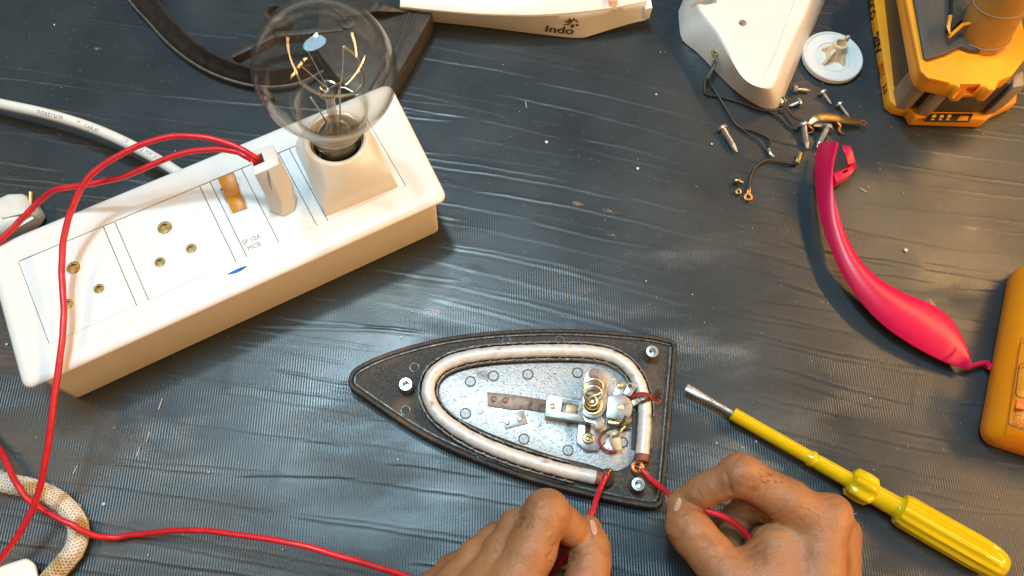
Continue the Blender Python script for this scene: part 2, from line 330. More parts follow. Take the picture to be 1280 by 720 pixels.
    at = me.attributes.new('wear', 'FLOAT', 'POINT'); at.data.foreach_set('value', wear.ravel().astype(np.float32))
    m = mat('ribbed_black_vinyl', (0.030, 0.040, 0.047), 0.33, var=0.18, scale=20, rvar=0.08, spots=[(s(92, 96, 100), 420, 0.66, 0.10), (s(60, 62, 62), 9, 0.55, 0.3)])
    N = m.node_tree.nodes; L = m.node_tree.links; b = N['Principled BSDF']; tc = [n for n in N if n.type == 'TEX_COORD'][0]
    nd = lambda t, **k: N.new(t)
    wv = N.new('ShaderNodeTexWave'); wv.bands_direction = 'X'; wv.inputs['Scale'].default_value = 190; wv.inputs['Distortion'].default_value = 1.2; wv.inputs['Detail'].default_value = 1; wv.inputs['Detail Scale'].default_value = 0.15
    L.new(tc.outputs['Object'], wv.inputs['Vector'])
    mp = N.new('ShaderNodeMapping'); mp.inputs['Scale'].default_value = (12, 34, 1); mp.inputs['Rotation'].default_value = (0, 0, 0.17); L.new(tc.outputs['Object'], mp.inputs['Vector'])
    n1 = N.new('ShaderNodeTexNoise'); n1.inputs['Scale'].default_value = 1.0; n1.inputs['Detail'].default_value = 3; L.new(mp.outputs[0], n1.inputs['Vector'])
    mr = N.new('ShaderNodeMapRange'); mr.inputs['From Min'].default_value = 0.48; mr.inputs['From Max'].default_value = 0.74
    sx = N.new('ShaderNodeSeparateXYZ'); L.new(tc.outputs['Object'], sx.inputs[0]); gy_ = N.new('ShaderNodeMath'); gy_.operation = 'MULTIPLY_ADD'; gy_.inputs[1].default_value = -0.95; L.new(sx.outputs['Y'], gy_.inputs[0])
    ga = N.new('ShaderNodeMath'); ga.operation = 'ADD'; ga.inputs[1].default_value = 0.175; L.new(n1.outputs['Fac'], gy_.inputs[2]); L.new(gy_.outputs[0], ga.inputs[0]); L.new(ga.outputs[0], mr.inputs['Value'])
    mul = N.new('ShaderNodeMath'); mul.operation = 'MULTIPLY'; L.new(wv.outputs['Fac'], mul.inputs[0]); L.new(mr.outputs[0], mul.inputs[1])
    fine = N.new('ShaderNodeTexNoise'); fine.inputs['Scale'].default_value = 900; fine.inputs['Detail'].default_value = 4; L.new(tc.outputs['Object'], fine.inputs['Vector'])
    ma = N.new('ShaderNodeMath'); ma.operation = 'MULTIPLY_ADD'; ma.inputs[1].default_value = 0.35; L.new(fine.outputs['Fac'], ma.inputs[0]); L.new(mul.outputs[0], ma.inputs[2])
    bp = N.new('ShaderNodeBump'); bp.inputs['Distance'].default_value = 0.00015; L.new(ma.outputs[0], bp.inputs['Height']); L.new(bp.outputs[0], b.inputs['Normal'])
    an = N.new('ShaderNodeAttribute'); an.attribute_name = 'wear'; wn = N.new('ShaderNodeTexNoise'); wn.inputs['Scale'].default_value = 700; L.new(tc.outputs['Object'], wn.inputs['Vector'])
    wm = N.new('ShaderNodeMath'); wm.operation = 'MULTIPLY'; L.new(an.outputs['Fac'], wm.inputs[0]); L.new(wn.outputs['Fac'], wm.inputs[1])
    wr = N.new('ShaderNodeMapRange'); wr.inputs['From Min'].default_value = 0.30; wr.inputs['From Max'].default_value = 0.62; L.new(wm.outputs[0], wr.inputs['Value'])
    mx = N.new('ShaderNodeMix'); mx.data_type = 'RGBA'; mx.inputs['B'].default_value = (*s(146, 120, 90), 1); L.new(wr.outputs[0], mx.inputs['Factor'])
    old = b.inputs['Base Color'].links[0].from_socket; L.new(old, mx.inputs['A']); L.new(mx.outputs['Result'], b.inputs['Base Color'])
    o = finish('table_sheet', me, m, None, (0, 0, 0)); tag(o, kind='structure')
    mb = MB(); mb.prism([V(-0.62, -0.22, 0), V(0.66, -0.22, 0), V(0.66, 0.78, 0), V(-0.62, 0.78, 0)], -0.03, -0.0075)
    build('table_top', mb, mat('table_board', (0.12, 0.09, 0.06), 0.6), bevel=0.001, kind='structure')
    # loose white specks and chips
    fl = MB()
    for k in range(150):
        px, py = rng.uniform(8, 1270), rng.uniform(5, 715); c = P(px, py, 0.1); a = rng.uniform(0, 6.28); l = rng.choice([0.0005, 0.0008, 0.0012], p=[0.6, 0.3, 0.1])*rng.uniform(0.6, 1.2); ww = l*rng.uniform(0.3, 0.9)
        X = V(math.cos(a), math.sin(a), 0)*l/2; Y = V(-math.sin(a), math.cos(a), 0)*ww/2; fl.box(c, X, Y, V(0, 0, 0.0002))
    for (px, py, qx, qy) in ((203, 498, 198, 512), (187, 540, 183, 552), (175, 558, 171, 570), (97, 582, 91, 593), (657, 127, 658, 135), (1126, 366, 1123, 373), (1075, 235, 1083, 240)):
        fl.bar(P(px, py, 0.1), P(qx, qy, 0.1), 0.00035, 0.0003)
    fl.cyl(P(1132, 313, -0.1), 0.0012, 0.0008); fl.cyl(P(683, 178, -0.1), 0.0011, 0.0007); fl.cyl(P(797, 211, -0.1), 0.001, 0.0006); fl.cyl(P(130, 630, -0.1), 0.0009, 0.0006)
    build('dust_flecks', fl, mat('pale_flecks', (0.62, 0.58, 0.50), 0.7), label='tiny pale flecks and shavings scattered over the dark sheet', cat='debris', kind='stuff')
table()
# ------------------------------------------------------------------ white extension box
ZB = 42.0
def extension_box():
    root = empty('extension_box', P(290, 330, -10), 'long white extension box with two sockets, an amber switch and a bulb holder', 'extension box')
    O, R1, U1 = P(28, 488, ZB), P(560, 247, ZB), P(487, 102, ZB); ux, vy = R1-O, U1-R1
    lu, lv = np.linalg.norm(ux), np.linalg.norm(vy); eu, ev = unit(ux), unit(vy)
    fr = lambda a, b, z: O+eu*a+ev*b+V(0, 0, z*1e-3-ZB*1e-3)
    quad = lambda d: [fr(d, d, ZB), fr(lu-d, d, ZB), fr(lu-d, lv-d, ZB), fr(d, lv-d, ZB)]
    mb = MB(); mb.prism(rounded(quad(0.0055), 0.004), -0.0098, 0.0392); build('box_body', mb, white_side, root, bevel=0.0008)
    # cover frame: rounded rim, ring profile around the module bay
    bay = [P(*q, ZB) for q in ((62, 431), (508, 233), (457, 146), (23, 327))]
    prof = [(0.0004, 38.6), (0.0, 39.0), (0.0, 39.8), (0.0006, 41.0), (0.0020, 42.0), (0.0045, 42.5), (0.008, 42.7)]
    rings = []
    for d, z in prof: rings.append([V(q[0], q[1], z*1e-3) for q in rounded(quad(d), 0.007, 6)])
    n = len(rings[0]); inner = rounded(bay, 0.0012, 6)
    # the inner ring has the same number of corner points, so it joins the outer profile directly
    rings.append([V(q[0], q[1], 0.0428) for q in inner]); rings.append([V(q[0], q[1], 0.0385) for q in inner])
    mb = MB(); mb.loft(rings, (False, False)); mb.loft([rings[-1], rings[0]], (False, False))
    build('cover_frame', mb, white, root, sharp=50)
    mb = MB(); mb.prism(inset(bay, 0.0003), 0.0363, 0.0398); build('module_bay', mb, gap, root)
    Q = [bay[0], bay[1], bay[2], bay[3]]
    def B(u, v, z): p = (1-u)*(1-v)*Q[0]+u*(1-v)*Q[1]+u*v*Q[2]+(1-u)*v*Q[3]; return V(p[0], p[1], z*1e-3)
    def inv(px, py):
        t = P(px, py, ZB)[:2]; u, v = 0.5, 0.5
        for _ in range(20):
            p = B(u, v, 0)[:2]; du = (B(u+1e-4, v, 0)[:2]-p)/1e-4; dv = (B(u, v+1e-4, 0)[:2]-p)/1e-4
            d = np.linalg.solve(np.array([du, dv]).T, t-p); u += d[0]; v += d[1]
        return u, v
    ucut = [0.0]+[(inv(*a)[0]+inv(*b)[0])/2 for a, b in (((133, 287), (166, 376)), ((147, 280), (181, 370)), ((261, 232), (281, 324)), ((274, 226), (295, 319)), ((316, 234), (343, 297)), ((353, 196), (391, 277)), ((366, 190), (404, 270)))]+[1.0]
    g = 0.0009; zt = 42.35
    def module(name, u0, u1, cut=None, dz=0.0, v0=0.006, v1=0.994):
        mb = MB(); mb.prism([B(u0+g, v0, 0), B(u1-g, v0, 0), B(u1-g, v1, 0), B(u0+g, v1, 0)], 0.0399, (zt+dz)*1e-3)
        return build(name, mb, white2, root, bevel=0.0002, segs=1, cut=cut)
    def socket(u0, u1, pins):
        cut = MB()
        for px, py, r in pins: cut.cyl(P(px, py, 41)*V(1, 1, 0)+V(0, 0, 0.0400), r, 0.006, seg=20)
        m = module('socket_module', u0, u1, cut)
        for px, py, r in pins:
            c = P(px, py, 41)*V(1, 1, 0); mb = MB()
            mb.lathe([(r*0.98, 0.03995), (r*0.98, 0.0415), (r*0.80, 0.0415), (r*0.78, 0.0402), (1e-5, 0.0402)], c, seg=20, caps=(False, False))
            mb.bar(c+V(-r*0.1, -r*0.6, 0.0404), c+V(r*0.3, -r*0.1, 0.0404), r*0.4, 0.0008)
            build('pin_contact', mb, brass, m)
            mb = MB(); mb.lathe([(r*1.0, zt*1e-3), (r*1.22, zt*1e-3), (r*1.22, zt*1e-3+0.00012), (r*1.02, zt*1e-3+0.00012)], c, seg=24, caps=(False, False)); build('pin_rim', mb, white2, m)
    k = 0.00046
    socket(ucut[0], ucut[1], ((93, 336, 8.6*k), (125, 362, 6.6*k), (86, 381, 6.6*k)))
    module('blank_strip', ucut[1], ucut[2], dz=-0.15)
    socket(ucut[2], ucut[3], ((207, 286, 9.2*k), (240, 312, 6.8*k), (201, 329, 6.8*k)))
    module('blank_strip', ucut[3], ucut[4], dz=-0.15)
    # breaker module with its amber toggle, lettering
    cut = MB(); tg = [P(*q, zt) for q in ((289, 268), (311, 260), (297, 228), (275, 236))]; cut.prism(tg, 0.0402, 0.046)
    sw = module('switch_module', ucut[4], ucut[5], cut)
    t0, t1, t2, t3 = [P(*q, 41.5) for q in ((291, 267), (309, 260), (298, 236), (281, 243))]
    a, b = P(272, 223, 47), P(292, 215, 47); mb = MB()
    row = lambda z, l, r: [V(l[0], l[1], z*1e-3), V(r[0], r[1], z*1e-3)]
    top = [row(41.2, t0, t1), row(43.3, t3*0.62+t0*0.38, t2*0.62+t1*0.38), row(43.0, t3*0.75+t0*0.25, t2*0.75+t1*0.25), row(44.4, t3*0.95+t0*0.05, t2*0.95+t1*0.05), [a, b], [a-V(0, 0, 0.0035), b-V(0, 0, 0.0035)], row(41, t3, t2)]
    mb.loft([[q[0] for q in top], [q[1] for q in top]]); build('toggle', mb, amber, sw, bevel=0.0003)
    eu2 = unit(B(0.9, 0.2, 0)-B(0.5, 0.2, 0)); ev2 = unit(np.cross(V(0, 0, 1), eu2))
    for t, q in (('SP 10A', (315.5, 302)), ('MCB', (319, 310))): lettering('lettering', t, 0.0046, P(*q, zt+0.1), eu2, ev2, grey_ink, sw, squeeze=0.86)
    module('plug_socket_module', ucut[5], ucut[6]); module('blank_strip', ucut[6], ucut[7], dz=-0.15)
    lens = MB(); c = P(297, 338.5, 42.55); e = unit(P(313, 331.5, 42.55)-P(281, 345.5, 42.55)); f = np.cross(V(0, 0, 1), e)
    rg = []
    for i in range(9):
        t = -1+i/4; ww = 0.0016*(1-t*t)+1e-5; p = c+e*t*0.0077+f*0.0006*t*t
        rg.append([p-f*ww, p+V(0, 0, 0.0007*(1-t*t)), p+f*ww, p-V(0, 0, 0.0003)])
    lens.loft(rg); build('emblem', lens, blue_lens, root)
    # bulb holder: square foot lofting into a round collar
    hb = module('holder_plate', ucut[7], ucut[8], dz=0.0)
    base = [P(*q, 42.4) for q in ((407, 270), (497, 233), (462, 163), (370, 189))]; top_c = P(420, 172, 71.5); R = 0.0193; rings = []
    cb = sum(base)/4; per = []
    for i in range(4):
        for j in range(12): t = j/12; per.append(base[i]*(1-t)+base[(i+1) % 4]*t)
    ang0 = [math.atan2(p[1]-cb[1], p[0]-cb[0]) for p in per]
    circ = lambda c, r: [c+r*V(math.cos(a), math.sin(a), 0) for a in ang0]
    for t in (0, 0.04, 0.2, 0.4, 0.6, 0.8, 0.93):
        k2 = t**1.7; c = cb*(1-t)+top_c*t; C = circ(c, R*(1.13-0.13*t)); rings.append([V(*(per[i]*(1-k2)+(C[i])*k2)[:2], (42.4+(71.5-42.4)*t)*1e-3) for i in range(len(per))])
    rings.append(circ(top_c-V(0, 0, 0.0004), R)); rings.append(circ(top_c, R*0.97)); rings.append(circ(top_c, R*0.86)); rings.append(circ(top_c-V(0, 0, 0.0006), R*0.83)); rings.append(circ(top_c-V(0, 0, 0.020), R*0.80))
    mb = MB(); mb.loft(rings, (False, True)); build('bulb_holder', mb, cream if False else white, root, sharp=50)
    mb = MB(); mb.lathe([(R*0.79, -0.0195), (R*0.79, -0.005), (R*0.74, -0.005), (R*0.73, -0.0190), (1e-5, -0.0190)], top_c, seg=32, caps=(False, False)); build('holder_shell', mb, mat('dark_brass_shell', (0.22, 0.14, 0.06), 0.45, 0.7, var=0.3, scale=300), root); return root
lifted(extension_box, 10.0)
# ------------------------------------------------------------------ plug with red leads
def plug():
    root = empty('plug', P(350, 255, 42.4), 'white two pin plug top with two red wires entering its open end', 'plug')
    z0, z1 = 42.6, 79.0
    base = [P(*q, z0) for q in ((338, 266), (353, 271), (368, 264), (371, 250), (357, 222), (330, 232))]
    mid = [P(*q, 55) for q in ((333, 247), (352, 253.5), (364, 241), (366, 229), (352, 206), (323, 215))]
    topq = [(318, 219), (336, 211), (349, 204.5), (347, 196), (341, 180), (310, 190)]
    top = [P(*q, z1) for q in topq]
    c = sum(top)/6; cut = MB()
    cut.prism([P(*q, z1) for q in ((317, 208), (331, 202), (327, 191), (313, 197))], 0.068, 0.085)
    mb = MB(); mb.loft([base, [p*0.75+q*0.25 for p, q in zip(base, mid)], mid, top]); body = build('plug_body', mb, mat('greyed_white', (0.70, 0.68, 0.65), 0.36, var=0.03), root, bevel=0.0005, cut=cut)
    mb = MB(); mb.bar(P(334.5, 214, 78), P(345, 262, 46), 0.0004, 0.0003); build('seam', mb, grey_ink, root)
    mb = MB(); mb.bar(P(341.5, 249, 52.5), P(345.5, 247.5, 52.5), 0.0012, 0.0005); build('rating_mark', mb, white, root); return root
lifted(plug, 10.0)
def red_wire(pts, r, label, group='red hook-up wires'):
    c = np.array(wire(pts, 10)); t = np.arange(len(c)); ph = len(pts)*1.7
    c += 0.00009*np.stack([np.sin(t*0.9+ph)+np.sin(t*0.37), np.sin(t*0.71+ph*2)+np.sin(t*0.29+1), 0*t], 1)*np.clip(np.minimum(t, t[::-1])/6, 0, 1)[:, None]
    mb = MB(); mb.tube(list(c), [r*(1+0.015*math.sin(i*1.3+ph)) for i in t], 12); return build('red_wire', mb, red_pvc, label=label, cat='wire', group=group, sharp=60)
red_wire([(325, 201, 84), (316, 195, 90), (298, 185, 93), (262, 173, 96), (215, 170.5, 97), (165, 186, 95), (120, 213, 88), (96, 246, 81), (81, 292, 73), (77, 340, 67), (80, 385, 64), (76, 440, 61), (66, 510, 53), (58, 570, 42), (45, 625, 30), (22, 670, 22), (-5, 705, 14), (-30, 735, 8)], 0.00178,
         'upper red wire from the plug, arching high then hanging down across the white box')
red_wire([(321, 204, 84), (312, 198, 89), (296, 190, 91), (268, 186.5, 91), (230, 191, 89), (190, 206, 84), (150, 222, 78), (105, 231.5, 73), (70, 237, 69), (48, 253, 63), (25, 276, 58), (3, 298, 55), (-20, 318, 50)], 0.00178,
         'lower red wire from the plug, running left over the white cable to the photo edge')
wc = red_wire([(760, 592, 14.5), (753, 605, 15), (746, 622, 20), (738, 645, 33), (727, 668, 38), (712, 688, 34), (696, 709, 24), (676, 738, 12), (620, 752, 5), (560, 738, 14), (500, 717.5, 22), (440, 700, 28), (370, 680, 30), (300, 669, 26), (235, 662.5, 18), (172, 668, 7), (140, 672, 5), (110, 667, 11), (88, 655, 14.5), (62, 642, 15), (36, 625, 14.5), (18, 600, 14), (5, 572, 9), (-15, 540, 3)], 0.0017,
         'long red wire from the left hand along the bottom to the lower left corner')
wd = red_wire([(801, 586, 13.5), (812, 597, 15), (828, 611, 21), (846, 624, 35), (862, 631, 42), (880, 637, 45), (903, 645, 46), (921, 656, 45), (934, 668, 42), (946, 690, 36), (955, 740, 20), (950, 820, 6)], 0.0017,
         'short red wire held by the right hand at the corner of the iron base')
# ------------------------------------------------------------------ light bulb
def light_bulb():
    A = P(420.5, 174.5, 66.5); Bc = P(406.5, 88, 142.5); ax = unit(Bc-A); L = np.linalg.norm(Bc-A); R = 0.0362
    root = empty('light_bulb', A, 'large clear glass filament bulb seated in the white holder', 'light bulb')
    u = unit(np.cross(V(0, 1, 0), ax)); v = np.cross(ax, u); at = lambda a, b, h: A+u*a+v*b+ax*h
    th = math.acos(0.0175/R); prof = [(0.0116, -0.006), (0.0124, -0.002), (0.0136, 0.003), (0.0143, 0.008), (0.0150, 0.012), (0.0163, 0.018), (0.0180, 0.024), (0.0190, 0.029), (0.0193, 0.035), (0.0197, 0.041)]
    s0 = L-math.sqrt(R*R-0.0215**2)
    for k in range(31):
        a0 = math.asin(0.0215/R); a = math.pi-a0-(math.pi-a0)*k/30; prof.append((R*math.sin(a), L+R*math.cos(a)))
    mb = MB(); mb.lathe(prof, A, ax, 64, (False, False)); build('glass_envelope', mb, glass_b, root, sharp=180)
    mb = MB(); mb.lathe([(max(r-0.0008, 1e-5), h if h < L else L+(h-L)*0.98) for r, h in prof], A, ax, 64, (False, False)); build('inner_glass', mb, glass_b, root, sharp=180)
    for hh, rr in ((0.0080, 0.0144), (0.0290, 0.0191)):
        mb = MB(); mb.tube([at(rr*math.cos(t), rr*math.sin(t), hh) for t in np.linspace(0, 2*math.pi, 49)], 0.00035, 6, False); build('glass_fold', mb, glass_s, root)
    mb = MB(); mb.lathe([(0.0110, -0.014), (0.0112, -0.006), (0.0119, -0.004), (0.0119, -0.001), (0.0108, 0.0005), (1e-5, 0.0005)], A, ax, 32, (True, False)); build('bayonet_cap', mb, mat('old_brass_cap', (0.15, 0.09, 0.04), 0.5, 0.5, var=0.3, scale=300), root)
    # stem: flare, rod and button
    mb = MB(); mb.lathe([(0.0120, 0.004), (0.0095, 0.010), (0.0060, 0.017), (0.0036, 0.024), (0.0027, 0.031), (0.0025, 0.050), (0.0030, 0.054), (0.0054, 0.056), (0.0056, 0.0580), (0.0030, 0.0594), (1e-5, 0.0596)], A, ax, 24, (False, False)); build('stem', mb, glass_s, root)
    mb = MB(); mb.lathe([(0.0012, 0.004), (0.0012, 0.055)], A, ax, 12); build('exhaust_tube', mb, glass_s, root)
    mb = MB(); mb.tube([at(0.0050*math.cos(t), 0.0050*math.sin(t), 0.0580) for t in np.linspace(0, 2*math.pi, 25)], 0.0005, 6, False); build('button', mb, glass_s, root)
    wm = mat('lamp_wire', (0.55, 0.52, 0.46), 0.35, 0.8)
    for pts, r in (([(0.003, 0.001, 0.010), (0.0045, 0.001, 0.035), (0.0060, 0.001, 0.058), (0.0085, 0.003, 0.075), (0.0100, 0.004, 0.093)], 0.0005), ([(-0.003, 0.001, 0.010), (-0.0065, 0.001, 0.030), (-0.0100, 0.000, 0.048)], 0.0005), ([(-0.0135, 0.0, 0.063), (-0.0165, 0.002, 0.077)], 0.0005)):
        mb = MB(); mb.tube(spline([at(*p) for p in pts], 6), r, 6); build('lead_wire', mb, wm, root)
    for e in ((-0.0085, 0.004, 0.090), (0.015, 0.004, 0.070), (-0.014, 0.008, 0.066)):
        mb = MB(); mb.tube([at(0, 0, 0.0585), at(*e)], 0.00028, 5); build('support_wire', mb, wm, root)
    arc = spline([at(*p) for p in ((0.0100, 0.004, 0.093), (0.0150, 0.003, 0.087), (0.0180, 0.002, 0.078), (0.0190, 0.000, 0.069), (0.0150, -0.002, 0.0615), (0.0080, -0.003, 0.0580), (-0.004, -0.003, 0.0575), (-0.0130, -0.001, 0.063))], 40)
    mb = MB(); mb.tube([p+0.0008*(math.cos(i*1.25)*u+math.sin(i*1.25)*v) for i, p in enumerate(arc)], 0.00034, 5); build('filament', mb, wm, root); return root
lifted(light_bulb, 10.0)
# ------------------------------------------------------------------ white mains cable with printing
def white_cable():
    ctr = wire([(-40, 121, 14), (5, 131, 16), (60, 143, 18), (120, 162, 19), (180, 190, 20), (232, 222, 20), (262, 243, 20)], 12); r = 0.0037
    mb = MB(); mb.tube(ctr, r, 18); root = build('mains_cable', mb, mat('white_cable_pvc', (0.80, 0.77, 0.72), 0.4, var=0.03), label='white mains cable with grey printing running behind the extension box', cat='cable', sharp=60)
    d = np.r_[0, np.cumsum([np.linalg.norm(ctr[i+1]-ctr[i]) for i in range(len(ctr)-1)])]; C = np.array(ctr)
    def fn(s0, lat):
        def g(x, y):
            sx = s0+x; p = V(*[np.interp(sx, d, C[:, k]) for k in range(3)]); q = V(*[np.interp(sx+0.001, d, C[:, k]) for k in range(3)])
            t = unit(q-p); sd = unit(np.cross(V(0, 0, 1), t)); n = np.cross(t, sd); a = (y+lat)/r
            return p+(r+0.00012)*(math.sin(a)*sd+math.cos(a)*n)
        return g
    sof = lambda px, py: d[np.argmin(np.linalg.norm(C-P(px, py, 19), axis=1))]
    for t, px, py, sz, lat in (('nostrum', 48, 140, 0.0052, -0.0026), ('TM', 99, 154, 0.0018, -0.001), ('CABLES', 109, 158, 0.0030, -0.0024), ('1.5', 157, 178, 0.0034, -0.001), ('SQ MM 3C', 177, 187, 0.0034, -0.0012)):
        lettering('lettering', t, sz, None, V(1, 0, 0), V(0, 1, 0), grey_ink, root, center=False, spacing=1.12, fn=fn(sof(px, py), lat))
white_cable()
# ------------------------------------------------------------------ small white plug at the left edge
def left_plug():
    root = empty('spare_plug', P(25, 280, 0), 'pale milky plug with a brass pin lying at the left edge behind the box', 'plug')
    c = P(24, 280, 0); e = unit(P(60, 262, 0)-P(0, 290, 0)); f = np.cross(V(0, 0, 1), e); rings = []
    for t, wd_, hh in ((-0.030, 0.009, 0.012), (-0.022, 0.0115, 0.017), (-0.005, 0.013, 0.02), (0.006, 0.013, 0.02), (0.013, 0.0105, 0.017), (0.0165, 0.006, 0.012)):
        rings.append([c+e*t+f*wd_*(abs(math.cos(a))**0.6*np.sign(math.cos(a)))+V(0, 0, hh*(0.5+0.5*abs(math.sin(a))**0.6*np.sign(math.sin(a)))) for a in np.linspace(0, 2*math.pi, 20, endpoint=False)])
    mb = MB(); mb.loft(rings); build('plug_shell', mb, clear_p, root, sharp=60)
    mb = MB()
    for q in (((2, 272), (44, 262)), ((8, 292), (42, 272))): mb.bar(P(q[0][0], q[0][1], 20), P(q[1][0], q[1][1], 20), 0.0022, 0.0015)
    build('grip_rib', mb, clear_p, root, bevel=0.0004)
    mb = MB(); mb.tube([P(38, 262, 12), P(38.5, 241, 13)], 0.0021, 12); build('pin', mb, brass, root)
left_plug()
# ------------------------------------------------------------------ braided iron cord at lower left
def braided_cord():
    root = empty('braided_cable', P(75, 640, 0), 'cream cotton braided cord curving in the lower left corner with a white sleeve', 'cord')
    ctr = resample(wire([(-30, 593, 6), (5, 603, 6), (40, 611, 6), (70, 624, 6), (90, 643, 6), (98, 663, 6), (93, 686, 6), (78, 706, 6), (62, 724, 6), (40, 750, 6)], 12), 0.0008); r = 0.0046
    mb = MB(); mb.tube(ctr, r, 14); build('core', mb, cloth_w, root, sharp=60)
    n = len(ctr); C = np.array(ctr); T = np.gradient(C, axis=0); T /= np.linalg.norm(T, axis=1, keepdims=True); S = np.cross(V(0, 0, 1), T); U = np.cross(T, S); mb = MB()
    for dirn in (1, -1):
        for k in range(9):
            pts = []
            for i in range(0, n, 1):
                a = dirn*i*0.0008/0.017*2*math.pi+k*2*math.pi/9; rr = r+0.0004+0.0003*dirn*math.sin(i*0.0008/0.017*2*math.pi*9)
                pts.append(C[i]+rr*(math.cos(a)*S[i]+math.sin(a)*U[i]))
            mb.tube(pts, 0.00062, 5)
    build('braid', mb, cloth_w, root, kind='stuff', sharp=80)
    mb = MB(); rr = random.Random(3)
    for k in range(70):
        i = rr.randrange(5, n-5); a = rr.uniform(0, 6.28); d = math.cos(a)*S[i]+math.sin(a)*U[i]; p = C[i]+d*(r+0.0006)
        mb.tube(spline([p, p+d*0.0008+T[i]*rr.uniform(-.002, .002), p+d*rr.uniform(0.0005, 0.002)+T[i]*rr.uniform(-.004, .004)], 3), 0.00011, 3)
    build('loose_threads', mb, cloth_w, root, kind='stuff')
    mb = MB(); mb.loft([[P(*q, 1) for q in ((-20, 716), (8, 706), (34, 698), (46, 706), (49, 720), (46, 745), (-20, 745))], [P(*q, 13) for q in ((-20, 714), (8, 705), (33, 697), (44, 704), (47, 719), (44, 742), (-20, 742))]]); build('sleeve', mb, white, root, bevel=0.0022, segs=3)
braided_cord()
